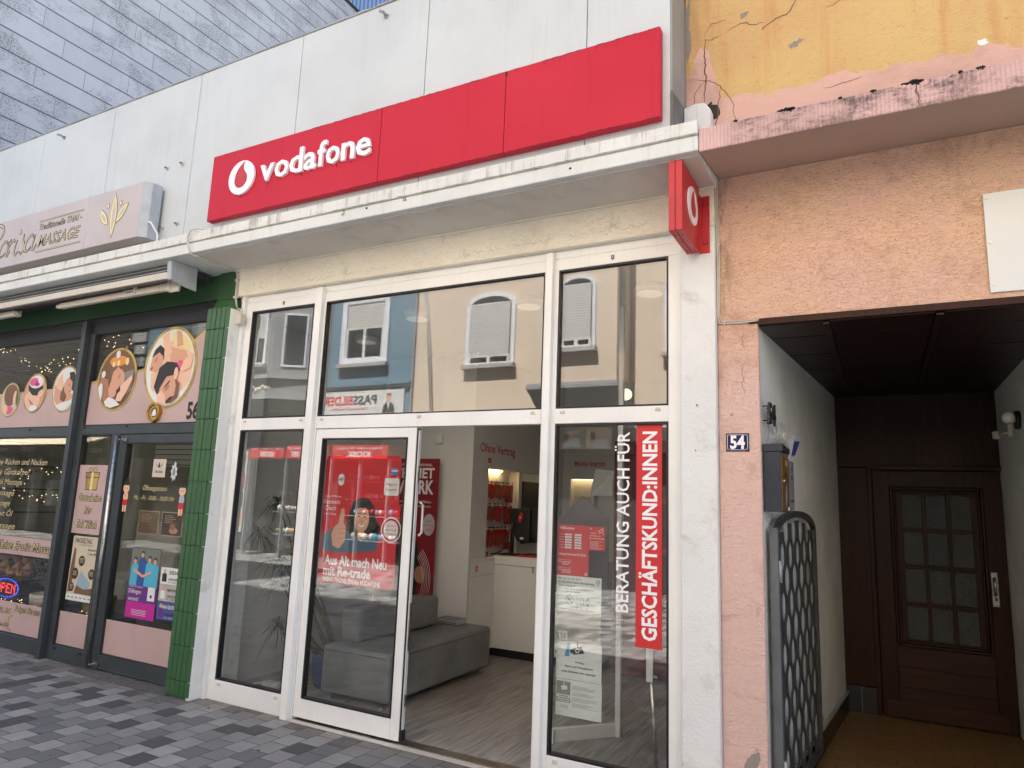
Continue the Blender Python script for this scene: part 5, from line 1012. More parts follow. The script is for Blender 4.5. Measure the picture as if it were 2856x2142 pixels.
def kid(q, cx, z0, shirt):
    e = -.0245
    q.poly([(cx-.028, z0), (cx-.005, z0), (cx-.004, z0+.07), (cx-.03, z0+.07)], e, M_SKIN2); q.poly([(cx+.004, z0), (cx+.027, z0), (cx+.03, z0+.07), (cx+.004, z0+.07)], e, M_SKIN2)
    q.poly([(cx-.037, z0+.06), (cx+.037, z0+.06), (cx+.032, z0+.115), (cx-.032, z0+.115)], e+.0006, M_RINK); q.disc(cx, z0+.14, .037, .05, e, shirt, n=16); q.disc(cx, z0+.155, .014, .025, e+.0006, M_SKIN, n=10)
    q.disc(cx, z0+.225, .048, .047, e+.0012, M_SKIN2, n=20); q.poly([(cx-.05, z0+.225), (cx-.046, z0+.275), (cx-.015, z0+.30), (cx+.015, z0+.30), (cx+.046, z0+.275), (cx+.05, z0+.225), (cx+.035, z0+.25), (cx-.035, z0+.25)], e+.0018, M_HAIR); q.disc(cx, z0+.305, .022, .018, e+.0018, M_HAIR, n=12)
    for a in (-.018, .018): q.disc(cx+a, z0+.222, .006, .008, e+.0018, M_INK, n=8)
    q.poly([(cx-.006, z0+.200), (cx+.006, z0+.200), (cx, z0+.196)], e+.0018, M_RINK)
kid(q, -6.43, 1.455, M_SKIN2); fin(q)
q = MB(); q._t = ('figure_sticker', 'right door sticker of a small child in a blue vest with folded hands', 'sticker', None); kid(q, -5.61, 1.45, ink('pale_blue', (.35, .5, .7))); fin(q)
q = card('business_card_sign', 'small cream square card with lotus logo on the massage door', 'card', -6.07, -5.885, 1.79, 1.958, -.0245, ink('cream_card', (.62, .54, .46))); q.poly([(-6.0, 1.88), (-5.98, 1.935), (-5.96, 1.88)], -.023, M_INKB); q.poly([(-6.02, 1.90), (-6.03, 1.92), (-5.99, 1.88)], -.023, M_INKB); q.poly([(-5.94, 1.90), (-5.93, 1.92), (-5.97, 1.88)], -.023, M_INKB); q.gold('Sarisa', -6.04, -5.92, 1.83, .025, -.0235); fin(q)
q = MB(); P = []
for k in range(17): a = R(90+k*360/17); r_ = .075 if k % 2 == 0 else .045; P.append((-5.76+r_*math.cos(a)*.7, 1.84+r_*math.sin(a)*1.25))
q.poly(P, -.0245, ink('foil_white', (.62, .66, .70))); q.poly([(x*.5-2.88, z*.5+.92) for x, z in P], -.0235, M_GINK); tag(q.build('foil_sticker'), 'crumpled silver white foil figure on the massage door glass', 'sticker')
for a, c, lab, m_ in ((-6.262, -5.964, 'sepia photo print with leaves, left of the pair on the massage door', ink('print_sepia', (.20, .13, .10))), (-5.922, -5.625, 'dark brown photo print of a resting woman, right of the pair on the door', ink('print_dark', (.07, .03, .025)))):
    q = card('photo_print', lab, 'picture', a, c, 1.258, 1.475, -.075, M_SAND); q.quad(a+.008, c-.008, 1.266, 1.467, -.0735, m_)
    for k in range(5): q.quad(a+.04, a+.16+.02*(k % 3), 1.44-.016*k, 1.444-.016*k, -.073, M_SAND)
    if a > -6: q.disc(-5.74, 1.31, .06, .03, -.0728, M_SKIN, n=16); q.disc(-5.76, 1.34, .035, .03, -.0722, M_SKIN3, n=14); q.disc(-5.75, 1.36, .05, .025, -.0725, M_BROWN, n=14)
    else: q.poly([(a+.1, 1.27), (a+.2, 1.32), (a+.27, 1.28), (a+.2, 1.275)], -.0728, M_BROWN)
    fin(q)
q = card('town_poster', 'blue, purple and magenta poster with four people shaking hands', 'poster', -6.222, -5.800, .51, 1.14, -.0245, M_PURPLE); e = -.023
q.quad(-6.217, -5.805, .80, 1.135, e, ink('print_park', (.16, .19, .15))); q.quad(-6.217, -5.805, .515, .655, e, M_MAGENTA)
for k, (cx, zt) in enumerate(((-6.15, 1.04), (-6.05, 1.10), (-5.945, 1.06), (-5.865, 1.05))):
    q.poly([(cx-.055, .80), (cx-.05, zt-.07), (cx-.02, zt-.045), (cx+.02, zt-.045), (cx+.055, zt-.07), (cx+.055, .80)], e+.0006*(k+1), M_LBLUE if k != 1 else ink('print_blue_shirt', (.03, .09, .30))); q.disc(cx, zt-.02, .022, .028, e+.004, M_SKIN, n=14); q.poly([(cx-.022, zt-.018), (cx-.018, zt+.008), (cx, zt+.014), (cx+.018, zt+.008), (cx+.022, zt-.018), (cx, zt-.002)], e+.0045, M_HAIR)
q.poly([(-6.15, .95), (-6.02, .90), (-5.90, .94), (-5.90, .92), (-6.02, .875), (-6.16, .925)], e+.0052, M_SKIN); q.text('Dillingen', -6.20, -6.02, .730, .038, e, M_WINK); q.text('vereint!', -6.20, -6.05, .665, .036, e, M_WINK); q.text('Offizieller Austragungsort', -6.20, -6.0, .785, .013, e, M_WINK); q.quad(-5.925, -5.825, .68, .805, e+.0008, M_PAPER); q.disc(-5.875, .72, .016, .016, e+.0015, M_PURPLE, n=12)
for k in range(4): q.quad(-6.13, -5.92, .585-.014*k, .588-.014*k, e+.0008, M_WINK)
fin(q)
for lab, z0, z1, m1, t1, t2 in (('white concert poster with two men, top of three by the green pier', .845, .99, M_PAPER, 'SIDO', 'LOKSCHUPPEN'), ('grey concert poster with man raising his fists, middle of three by the pier', .70, .842, plain('poster_grey', (.50, .49, .46), .6), 'mark forster', 'LOKSCHUPPEN'), ('blue concert poster with portrait, lowest of three by the pier', .542, .697, ink('poster_blue', (.07, .09, .30)), 'RONAN KEATING', 'LOKSCHUPPEN')):
    q = card('concert_poster', lab, 'poster', -5.775, -5.505, z0, z1, -.0245, m1); e = -.023; tm = M_WINK if 'blue' in lab else M_INK; h = z1-z0
    q.text(t1, -5.66 if 'blue' not in lab else -5.74, -5.51, z0+h*.62, h*.20, e, tm, 0, .02); q.text(t2, -5.66, -5.51, z0+h*.25, h*.14, e, tm if 'blue' not in lab else M_INK, 0, .02); q.text('SA. 18.07.26', -5.66, -5.52, z0+h*.10, h*.08, e, tm)
    q.poly([(-5.75, z0+h*.15), (-5.75, z0+h*.6), (-5.72, z0+h*.72), (-5.69, z0+h*.6), (-5.685, z0+h*.15)], e, M_HAIR if 'white' in lab else (M_TOWEL if 'grey' in lab else M_PURPLE)); q.disc(-5.72, z0+h*.76, .016, .02, e+.0008, M_SKIN, n=12); fin(q)
# window display
led = thing('open_led_sign', 'black oval LED sign with red dotted OPEN and blue ring', 'sign', (-8.45, .12, .50))
q = MB(); q.disc(-8.45, .56, .27, .115, -.135, M_BLK, -.12, 32); q.box(-8.72, -8.2, .455, .66, -.15, -.136, M_BLK); q.build('board', led)
DOT = {'O': ['0110', '1001', '1001', '1001', '0110'], 'P': ['1110', '1001', '1110', '1000', '1000'], 'E': ['1111', '1000', '1110', '1000', '1111'], 'N': ['1001', '1101', '1011', '1001', '1001']}
q = MB(); ME = emit('led_red', (1, .04, .05), 1.6); MBL = emit('led_blue', (.06, .09, 1), 1.6)
for i, ch in enumerate('OPEN'):
    for r_, row in enumerate(DOT[ch]):
        for c_, on in enumerate(row):
            if on == '1': q.disc(-8.635+.098*i+.021*c_, .60-.021*r_, .0062, .0062, -.1185, ME, n=8)
q.build('red_dots', led)
q = MB()
for k in range(34): a = 2*math.pi*k/34; q.disc(-8.45+.235*math.cos(a), .56+.095*math.sin(a), .0062, .0062, -.1185, MBL, n=8)
q.build('blue_dots', led)
M_STAT = plain('varnished_wood_figure', (.62, .32, .14), .35, 0, .15, 10); M_CLOTH = plain('bronze_shawl', (.34, .14, .07), .3, .3, .3, 30)
for cx, lab in ((-8.93, 'carved wooden praying bust with headband, leftmost behind the window'), (-8.66, 'carved wooden praying bust in the middle of the three'), (-8.46, 'carved wooden praying bust nearest the plant')):
    t_ = thing('wooden_bust', lab, 'figurine', (cx, .32, .64), 'three carved busts in the massage window')
    q = MB(WLD); q.lathe((cx, .32, .64), [(.10, 0), (.115, .05), (.10, .10), (.05, .135), (.036, .15), (.036, .18)], M_STAT, 18, squash=.7)
    q.ball((cx-.008, .315, .245+.0+.0+.60+.02), .058, M_STAT, 16, (.95, 1, 1.25)); q.lathe((cx-.07, .315, .855), [(.008, -.018), (.016, 0), (.006, .02)], M_STAT, 8)
    q.tube([(cx+.05, .26, .70), (cx-.03, .24, .68), (cx-.06, .25, .77)], [.03, .024, .014], M_STAT, 10); q.build('body', t_)
    q = MB(WLD); q.lathe((cx+.004, .318, .885), [(.060, -.012), (.062, .02), (.045, .05), (.015, .075)], M_BLK, 16); q.build('hair', t_)
    q = MB(WLD); q.lathe((cx, .32, .655), [(.108, 0), (.12, .05), (.095, .095)], M_CLOTH, 18, squash=.72); q.build('shawl', t_)
    q = MB(FY(.262)); q.disc(cx-.035, .868, .009, .004, 0.001, M_INK, n=8); q.disc(cx-.01, .868, .009, .004, .001, M_INK, n=8); q.disc(cx-.028, .835, .010, .004, .001, M_RINK, n=8); q.build('face_paint', t_)
q = MB(WLD); q.box(-9.2, -8.33, .18, .48, .40, .60, M_BLK); tag(q.build('window_shelf'), 'black lacquer shelf carrying the wooden busts', 'shelf')
q = MB(WLD); q.box(-11.9, -7.3, .10, .50, .30, .40, M_BLK); tag(q.build('window_board'), 'dark window board inside the massage shop window', 'window board')
pt = thing('potted_plant', 'bushy green plant in a low white pot in the massage window', 'plant', (-7.92, .27, .402))
q = MB(WLD); q.lathe((-7.92, .27, .402), [(.12, 0), (.155, .02), (.165, .09), (.165, .135), (.15, .135), (.145, .11)], M_WHITE, 26); q.build('pot', pt)
q = MB(WLD); MLF = plain('rubber_leaf', (.08, .15, .05), .4, 0, .3, 25)
for k in range(420):
    a = rnd.uniform(0, 6.28); rr = .30*rnd.random()**.5; z = .56+rnd.random()**.8*.36; c0 = Vector((-7.98+rr*math.cos(a)*(1.1-(z-.56)), .29+rr*math.sin(a)*.5, z))
    if c0.x > -7.46: continue
    d = Vector((math.cos(a), math.sin(a)*.6, rnd.uniform(-.3, .9))).normalized(); sd_ = d.cross(Vector((rnd.uniform(-.3, .3), rnd.uniform(-.3, .3), 1))).normalized(); L_ = rnd.uniform(.03, .055)
    q.add([tuple(c0), tuple(c0+d*L_*.5+sd_*L_*.28), tuple(c0+d*L_), tuple(c0+d*L_*.5-sd_*L_*.28)], [(0, 1, 2, 3)], MLF)
q.build('foliage', pt)
q = MB(WLD)
for k in range(7): a = k; q.tube([(-7.92, .27, .53), (-7.95+.1*math.cos(a), .27+.05*math.sin(a), .66), (-7.97+.2*math.cos(a), .28+.1*math.sin(a), .78)], .005, M_STEM, 5)
q.build('stem', pt)
bk = thing('flower_basket', 'small wicker basket of orange flowers beside the white pot', 'basket', (-7.62, .22, .46)); q = MB(WLD); q.lathe((-7.62, .22, .45), [(.06, 0), (.09, .05), (.10, .08)], plain('wicker', (.22, .13, .06), .8, 0, .4, 90), 16); q.build('basket', bk)
q = MB(WLD)
for k in range(22): q.ball((-7.66+rnd.uniform(-.09, .08), .21+rnd.uniform(-.05, .05), .56+rnd.uniform(-.02, .07)), rnd.uniform(.012, .022), M_ORANGE if k % 3 else M_SAND, 8)
q.build('flowers', bk)
q = MB(WLD); q.lathe((-7.05, .30, .402), [(.14, 0), (.15, .18), (.13, .18)], plain('yellow_pot', (.42, .34, .08), .5), 24); tag(q.build('yellow_pot'), 'mustard yellow pot behind the torch poster', 'pot')
q = MB(WLD); q.box(-7.24, -6.73, .12, .5, .30, .40, M_BLK)
tag(q.build('window_board'), 'dark board behind the narrow pane', 'window board')
GB = MB(WLD); GB.ball((0, 0, 0), .0045, emit('fairy_light', (1, .72, .36), .9), 6); gbulb = None
def garland(pts, lab, nb, spread=.035):
    global gbulb
    g = thing('fairy_light_garland', lab, 'garland', pts[0]); q = MB(WLD); P = []
    for k in range(len(pts)-1):
        for j in range(6): t = j/6; P.append(tuple(a+(b_-a)*t for a, b_ in zip(pts[k], pts[k+1])))
    P.append(pts[-1]); q.tube(P, .004, M_BLK, 5)
    for p in P:
        for j in range(9):
            d = Vector((rnd.gauss(0, 1), rnd.gauss(0, .6), rnd.gauss(0, 1))).normalized()*rnd.uniform(.02, .06); c0 = Vector(p); s_ = d.orthogonal().normalized()*.003
            q.add([tuple(c0+s_), tuple(c0-s_), tuple(c0+d)], [(0, 1, 2)], M_BLK)
    q.build('twigs', g)
    for k in range(nb):
        p = P[rnd.randrange(len(P))]
        if gbulb is None: gbulb = GB.build('bulb', g); o = gbulb
        else: o = gbulb.copy(); C.objects.link(o); o.parent = g
        w_ = Vector((p[0]+rnd.gauss(0, spread), p[1]+rnd.gauss(0, .015), p[2]+rnd.gauss(0, spread))); o.location = w_-_org[g.name]+(Vector((0, 0, 0)) if o is not gbulb else _org[g.name]*0)
GB.fr = WLD
# first bulb mesh must sit at its own centre
_v = GB.v[:]
def _first_bulb_fix():
    pass
class _Z: pass
_gz = thing('fairy_light_garland', 'upper left fairy light garland sagging behind the massage window', 'garland', (0, 0, 0)); bpy.data.objects.remove(_gz)
mesh_b = bpy.data.meshes.new('bulb'); mesh_b.from_pydata(GB.v, [], GB.f); mesh_b.materials.append(GB.mats[0]); gbulb = bpy.data.objects.new('bulb', mesh_b)
garland([(-9.7, .12, 3.22), (-9.35, .12, 3.25), (-9.191, .12, 3.276), (-9.0, .12, 3.19), (-8.8, .12, 3.087), (-8.43, .12, 2.985), (-8.2, .12, 2.999), (-7.95, .12, 3.017), (-7.80, .12, 3.10), (-7.67, .12, 3.133), (-7.6, .12, 3.25)], 'upper left fairy light garland sagging behind the massage window', 60)
garland([(-7.36, .12, 3.30), (-7.2, .12, 3.216), (-7.0, .12, 3.184), (-6.8, .12, 3.097), (-6.5, .12, 3.05)], 'short fairy light garland behind the upper right massage pane', 16)
garland([(-9.1, .14, 1.86), (-8.5, .14, 1.80), (-8.0, .14, 1.84), (-7.5, .14, 1.90)], 'middle fairy light garland behind the price list writing', 22)
garland([(-8.9, .14, 1.62), (-8.4, .14, 1.57), (-8.0, .14, 1.54), (-7.5, .14, 1.60)], 'lower fairy light garland behind the price list writing', 26)
garland([(-8.7, .13, .43), (-8.3, .13, .425), (-8.0, .13, .43), (-7.5, .13, .42)], 'fairy light garland lying on the window board by the plant', 22, .02)
garland([(-7.22, .13, .43), (-7.0, .13, .44), (-6.75, .13, .43)], 'fairy light garland lying behind the torch poster', 12, .02)
q = MB(WLD); q.prism([(-9.0, 1.1), (-9.0, 1.9), (-7.6, 1.9), (-7.6, 1.1)], 0, .01, M_BLK); q.v = []; q.f = []; q.m = []; q.sm = []
q = thing('massage_bed', 'dark reclining chair with draped sheet inside the massage shop', 'chair', (-8.3, 1.4, .012)); b = MB(WLD); b.box(-8.8, -7.9, 1.1, 1.9, .35, .60, M_GREYW); b.build('seat', q, .05, 3); b = MB(WLD); b.box(-8.8, -7.9, 1.75, 1.95, .6, 1.25, M_GREYW); b.build('backrest', q, .06, 3)
q = MB(FY(2.49)); q.box(-9.6, -7.9, 2.0, 2.75, .0, .03, M_GREYW)
for k in range(10): q.box(-9.6, -7.9, 2.02+.075*k, 2.03+.075*k, .03, .036, M_BLK)
tag(q.build('inner_blind'), 'grey slatted blind on the back wall of the massage room', 'blind')

# ================================================================== CORNER HOUSE (orange / salmon)
ch = thing('corner_house', 'orange over salmon roughcast house with open passage at street level', 'building', (2, 1, 0))
b = MB(); b.box(-1.006, 9, 3.79, 9.0, -.4, .06, M_ORW); b.build('upper_wall', ch)
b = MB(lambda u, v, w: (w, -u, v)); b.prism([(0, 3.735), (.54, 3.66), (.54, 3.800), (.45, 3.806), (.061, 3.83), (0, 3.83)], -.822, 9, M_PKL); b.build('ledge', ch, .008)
b = MB(); b.box(-.8415, 9, 2.80, 3.735, -.3, -.0, M_PKW); b.build('lower_wall', ch)
b = MB(); b.box(-.8415, -.605, 0, 2.80, -.3, .0, M_PKW); b.build('pier', ch, .01)
b = MB(); b.box(.90, 9, 0, 2.80, -.3, .0, M_PKW); b.build('pier', ch, .01)
b = MB(); b.box(-.60, .895, 2.772, 2.812, -.06, .012, M_DOORW); b.build('edge_board', ch, .003)
b = MB(WLD); b.prism([(-.6055, .03), (-.355, 2.95), (-.84, 2.95), (-.84, .302), (-.66, .302), (-.66, .03)], .0, 2.79, M_WHW); b.build('passage_wall', ch)
b = MB(WLD); b.box(.88, 1.10, .0, 2.95, 0, 2.79, M_WHW); b.build('passage_wall', ch)
b = MB(WLD)
ys = [.0, .34, .89, 1.45, 1.97, 2.45, 2.86]; xs = [(-.60, -.26), (-.22, .29), (.335, .88)]
for x0, x1 in xs:
    for y0, y1 in zip(ys, ys[1:]): b.box(x0+(.0), x1, y0+.006, y1-.006, 2.765, 2.78, M_CEILW)
b.box(-.66, .90, .0, 2.949, 2.781, 2.799, M_BLK); b.box(-.60, .88, 2.86, 2.949, 2.765, 2.7805, M_BLK)
for x in (-.24, .312): b.box(x-.018, x+.018, .01, 2.86, 2.752, 2.764, M_CEILW)
b.build('passage_ceiling', ch, .002, 1)
b = MB(WLD); b.box(-.84, 1.1, 2.951, 3.1, 0, 2.79, M_DOORW); b.box(-.84, 1.1, .31, 3.1, 2.801, 2.9, M_DOORW); b.build('passage_back_and_light_cap', ch)  # upper slab unseen, added over the ceiling to stop sky light leaking in
b = MB(FY(2.95)); b.box(-.37, -.095, .23, 2.11, 0, .07, M_DOORW); b.box(-.37, .88, 2.115, 2.764, 0, .07, M_DOORW); b.box(-.12, -.085, .02, 2.11, .071, .10, M_DOORW); b.box(-.12, .88, 2.09, 2.13, .0705, .10, M_DOORW); b.build('door_surround', ch, .004)
b = MB(FY(2.95)); b.box(-.37, -.10, .0, .225, 0, .08, M_BLK); b.box(-.24, -.236, .0, .225, .0805, .082, M_GINK); b.build('tiled_base', ch)
b = MB(PLW); b.box(.05, 2.86, 0, .155, .001, .018, M_SKTILE); b.box(.05, 2.86, .156, .172, .001, .022, M_GREYM); b.build('skirting', ch)
b = MB(WLD); b.poly([(-.605, .02), (.88, .02), (.88, 2.95), (-.40, 2.95)], .006, M_PTILE); struct(b.build('passage_floor'))
# cracks, lost render and stains on the house
def crack(pts, wd, fr=F, w=.0615, name='crack', m=None, sub=5):
    q = MB(fr); P = []
    for (x0, z0), (x1, z1) in zip(pts, pts[1:]):
        for j in range(sub): t = j/sub; P.append((x0+(x1-x0)*t+rnd.gauss(0, .0035), z0+(z1-z0)*t+rnd.gauss(0, .0035)))
    P.append(pts[-1]); n = len(P)
    for i in range(n-1):
        (x0, z0), (x1, z1) = P[i], P[i+1]; d = math.hypot(x1-x0, z1-z0) or 1; nx, nz = -(z1-z0)/d*wd, (x1-x0)/d*wd; k0 = .3+.7*math.sin(math.pi*i/n)+rnd.uniform(-.1, .1); k1 = .3+.7*math.sin(math.pi*(i+1)/n)
        q.poly([(x0-nx*k0, z0-nz*k0), (x1-nx*k1, z1-nz*k1), (x1+nx*k1, z1+nz*k1), (x0+nx*k0, z0+nz*k0)], w, m or M_INK)
    return q.build(name, ch)
M_CRK = ink('crack_shadow', (.12, .07, .04))
for pts, wd in (([(-.30, 5.0), (-.336, 4.792), (-.373, 4.71), (-.452, 4.701), (-.514, 4.668), (-.534, 4.655)], .0035), ([(-.887, 4.713), (-.842, 4.792), (-.751, 4.79)], .002), ([(-.741, 4.704), (-.667, 4.735), (-.615, 4.724), (-.574, 4.699), (-.523, 4.701)], .0028), ([(-.882, 4.70), (-.888, 4.573), (-.884, 4.462), (-.882, 4.389), (-.891, 4.25)], .0045), ([(-.172, 4.678), (-.125, 4.691), (-.06, 4.71), (0, 4.78)], .002), ([(-.789, 4.352), (-.801, 4.236), (-.815, 4.10), (-.83, 4.0)], .003), ([(-.882, 4.681), (-.838, 4.674), (-.795, 4.69)], .002), ([(-1.0, 4.44), (-.884, 4.402), (-.789, 4.34), (-.72, 4.22), (-.70, 4.05)], .0022), ([(-.884, 4.40), (-.95, 4.33), (-.97, 4.2)], .002), ([(-.2, 4.16), (-.1, 4.165), (.0, 4.18)], .002)):
    crack(pts, wd, m=M_CRK)
M_CONC = weathered('bare_cement', (.30, .27, .23), (.08, .07, .06), .8, False, .95, .9, 40)
def blot(pts, w, m, name, fr=F, sub=4, jit=.006):
    P = []; n = len(pts)
    for i in range(n):
        x0, z0 = pts[i]; x1, z1 = pts[(i+1) % n]
        for j in range(sub): t = j/sub; P.append((x0+(x1-x0)*t+rnd.gauss(0, jit), z0+(z1-z0)*t+rnd.gauss(0, jit)))
    q = MB(fr); q.poly(P, w, m); return q.build(name, ch)
blot([(-.668, 4.80), (-.61, 4.805), (-.62, 4.775), (-.655, 4.765)], .0612, M_CONC, 'lost_render', jit=.004); blot([(-.385, 4.49), (-.36, 4.51), (-.32, 4.525), (-.30, 4.51), (-.335, 4.48), (-.37, 4.47)], .0612, M_CONC, 'lost_render', jit=.005)
blot([(.565, 4.235), (.60, 4.24), (.61, 4.215), (.585, 4.20), (.562, 4.212)], .0614, M_PAPER, 'filler_patch', jit=.003)
blot([(-1.004, 4.9), (-.985, 5.1), (-.98, 4.8), (-.97, 4.66), (-1.004, 4.55)], .0612, M_CONC, 'lost_render', jit=.004)
blot([(-1.004, 4.22), (-.97, 4.20), (-.90, 4.22), (-.84, 4.24), (-.80, 4.20), (-.80, 4.14), (-.83, 4.10), (-.86, 4.18), (-.93, 4.165), (-1.004, 4.16)], .0613, plain('black_soot', (.04, .035, .03), .95), 'soot_stain', jit=.008)
for (x, z, r_) in ((-.36, 3.803, .045), (-.335, 3.798, .02), (.22, 3.802, .05), (.245, 3.797, .025), (-.62, 3.80, .012), (.5, 3.80, .02), (.05, 3.80, .015), (.42, 3.801, .01), (-.1, 3.80, .01)):
    q = MB(F); q.prism([(x-r_+r_*2*i/12, z-.002 if i in (0, 12) else z+rnd.uniform(.0, .011)*math.sin(math.pi*i/12)) for i in range(13)]+[(x+r_-r_*2*i/12, z-.001-rnd.uniform(.0, .02)*math.sin(math.pi*i/12)) for i in range(13)], .50, .5425, plain('black_moss', (.015, .013, .012), .95)); q.build('moss_clump', ch)
crack([(.24, 3.80), (.235, 3.75), (.245, 3.72), (.24, 3.665)], .003, w=.5415, m=M_CRK)
blot([(-.735, .31), (-.72, .36), (-.70, .385), (-.66, .43), (-.648, .40), (-.655, .34), (-.668, .31), (-.665, .2), (-.74, .2)], .0015, M_CONC, 'lost_render', jit=.006)
for v0 in (2.75, 2.55, 2.48): crack([(-.69, v0), (-.70, v0-.06), (-.685, v0-.12)], .0009, w=.0015, m=M_INKB)
q = MB(); q.disc(-.765, 2.245, .008, .008, .0005, M_GREYM, .006, 12); q.build('wall_plug', ch)

# ---- door at the back of the passage
dr = thing('passage_door', 'dark brown wooden door with twelve small panes', 'door', (.39, 2.88, .01))
D = FY(2.94)
b = MB(D); b.frame(-.08, .875, .012, 2.085, .13, .0, .05, M_DOORW, .0); b.box(.05, .745, 1.945, 2.085, 0, .05, M_DOORW); b.box(.05, .745, .43, .595, 0, .05, M_DOORW2); b.box(.05, .745, .012, .07, 0, .05, M_DOORW2); b.box(.05, .745, .07, .43, 0, .03, M_DOORW2); b.box(.055, .74, .26, .415, .031, .046, M_DOORW2); b.box(-.05, .81, .016, .15, .0505, .062, M_DOORW2)
b.box(.05, .745, .595, 1.945, -.01, .0, M_BLK); b.build('leaf', dr, .003)
b = MB(D); b.frame(.052, .743, .597, 1.943, .022, .03, .072, M_DOORW); b.frame(.078, .717, .623, 1.917, .018, .028, .064, M_DOORW); b.build('moulding', dr, .006, 3)
gx = [(.140, .293), (.320, .473), (.500, .655)]; gz = [(.655, .930), (.965, 1.243), (1.280, 1.557), (1.590, 1.870)]
b = MB(D); b.frame(.096, .699, .641, 1.899, .044, .02, .050, M_DOORW, .014)
for x in (.293, .473): b.box(x, x+.027, .655, 1.885, .02, .048, M_DOORW)
for z in (.930, 1.243, 1.557): b.box(.14, .655, z, z+.035, .02, .046, M_DOORW)
b.build('glazing_bars', dr, .003)
s = N('obscured_glass'); s.bump(s.noise(45, 3, .7, 1.5), .9, .01); M_OBS = s.done((.05, .058, .055), .22)
for x0, x1 in gx:
    for z0, z1 in gz: q = MB(D); q.box(x0, x1, z0, z1, .012, .022, M_OBS); q.build('window_pane', dr)
b = MB(D); b.box(.757, .803, .985, 1.26, .0505, .055, M_STEEL); b.build('lock_plate', dr, .002)
b = MB(D); b.tube([(.775, 1.215, .055), (.775, 1.215, .10), (.775, 1.08, .10), (.775, 1.08, .055)], .011, M_STEEL, 10); b.build('pull_handle', dr)
b = MB(D); b.disc(.782, 1.045, .009, .014, .0555, M_BLK, n=12); b.build('keyhole', dr)

# ---- things on the passage walls
np_ = thing('number_plate', 'dark blue enamel house number plate 54 on the salmon pier', 'house number', (-.733, 0, 2.03))
b = MB(); b.box(-.799, -.668, 2.028, 2.134, .001, .006, plain('chipped_black_enamel', (.02, .02, .025), .35)); b.build('plate', np_, .002); b = MB(); b.quad(-.793, -.674, 2.034, 2.128, .0065, ink('enamel_blue', (.012, .014, .09), .2)); b.frame(-.791, -.676, 2.036, 2.126, .0025, .0066, .0072, M_WINK); b.quad(-.793, -.78, 2.034, 2.045, .0076, M_BLK); b.quad(-.688, -.674, 2.115, 2.128, .0076, M_BLK); b.quad(-.793, -.782, 2.117, 2.128, .0076, M_BLK); b.quad(-.688, -.674, 2.034, 2.047, .0076, M_BLK)
b.text('54', -.775, -.692, 2.046, .072, .008, M_WINKB, 0, .035); b.build('enamel_face', np_)
for u in (-.788, -.680):
    for v in (2.042, 2.122): q = MB(); q.disc(u, v, .005, .005, .008, M_GREYM, .011, 8); q.build('screw', np_)
wb = thing('wall_board', 'blank white metal board screwed to the salmon wall', 'board', (1.0, 0, 2.84))
b = MB(); b.box(.536, 1.6, 2.842, 3.382, .004, .012, plain('blank_white_board', (.66, .70, .70), .35, 0, .005)); b.build('panel', wb, .002)
for v in (3.355, 3.11, 2.885): q = MB(); q.disc(.553, v, .007, .007, .0125, M_STEEL, .017, 10); q.disc(.553, v, .003, .003, .0175, M_DGREYM, n=8); q.build('screw', wb)
nm = thing('iron_numerals', 'wrought iron numerals 54 standing off the white passage wall', 'house number', (-.6, .1, 2.19))
for ch_, a, c in (('5', .035, .105), ('4', .115, .205)):
    q = MB(PLW); q.text(ch_, a, c, 2.197, .118, .045, M_BLK, .012, .03); q.build('numeral', nm)
for u, v in ((.07, 2.30), (.07, 2.215), (.16, 2.30), (.16, 2.21)): q = MB(PLW); q.tube([(u, v, 0), (u, v, .035)], .004, M_BLK, 6); q.build('stud', nm)
mb = thing('mailbox', 'dark blue mailbox with bronze front and bird spikes on the passage wall', 'mailbox', (-.55, .13, 1.69))
M_MB = plain('dark_blue_metal', (.026, .034, .05), .42, .2); M_BRZ = plain('bronze_front', (.26, .14, .05), .38, .5, .1, 12)
b = MB(PLW); b.box(.035, .225, 1.69, 2.03, .001, .098, M_MB); b.build('body', mb, .002); b = MB(PLW); b.prism([(.03, 2.031), (.23, 2.031), (.23, 2.06), (.03, 2.075)], .001, .11, M_MB)
b.build('lid', mb, .002)
b = MB(PLW); b.box(.040, .222, 1.695, 2.026, .0985, .103, M_BRZ); b.build('door', mb, .002)
b = MB(PLW); b.disc(.075, 1.865, .008, .008, .1035, M_STEEL, .112, 12); b.build('lock', mb)
b = MB(PLW)
for k, (u, v) in enumerate(((.13, 1.925), (.13, 1.91), (.14, 1.90), (.12, 1.90))): b.disc(u, v, .006, .006, .1035, M_BLK, n=8)
b.poly([(.12, 1.72), (.15, 1.74), (.16, 1.80), (.15, 1.86), (.13, 1.84), (.12, 1.78)], .1037, M_GREYM); b.quad(.17, .215, 1.70, 1.72, .1037, M_PAPER); b.quad(.13, .2, 1.955, 1.985, .1037, M_GOLD); b.build('face_print', mb)
b = MB(PLW)
for k in range(16): u = .04+.012*k; b.tube([(u, 2.06, .05+.03*(k % 3)), (u+rnd.uniform(-.02, .03), 2.18+rnd.uniform(0, .03), .03+.03*(k % 3))], .0012, M_STEEL, 4)
b.build('bird_spikes', mb)
q = MB(PLW); P = [(.20, 2.0), (.32, 2.125), (.40, 2.16), (.54, 2.165), (.58, 2.148), (.55, 2.135), (.33, 2.02)]; q.prism(P, .085, .118, plain('newsprint', (.40, .40, .42), .8)); q.prism([(.23, 2.02), (.33, 2.115), (.50, 2.13), (.33, 2.03)], .1182, .1192, M_NAVY); tag(q.build('rolled_newspaper', bevel=.004), 'folded leaflet sticking out from the top of the mailbox', 'newspaper')
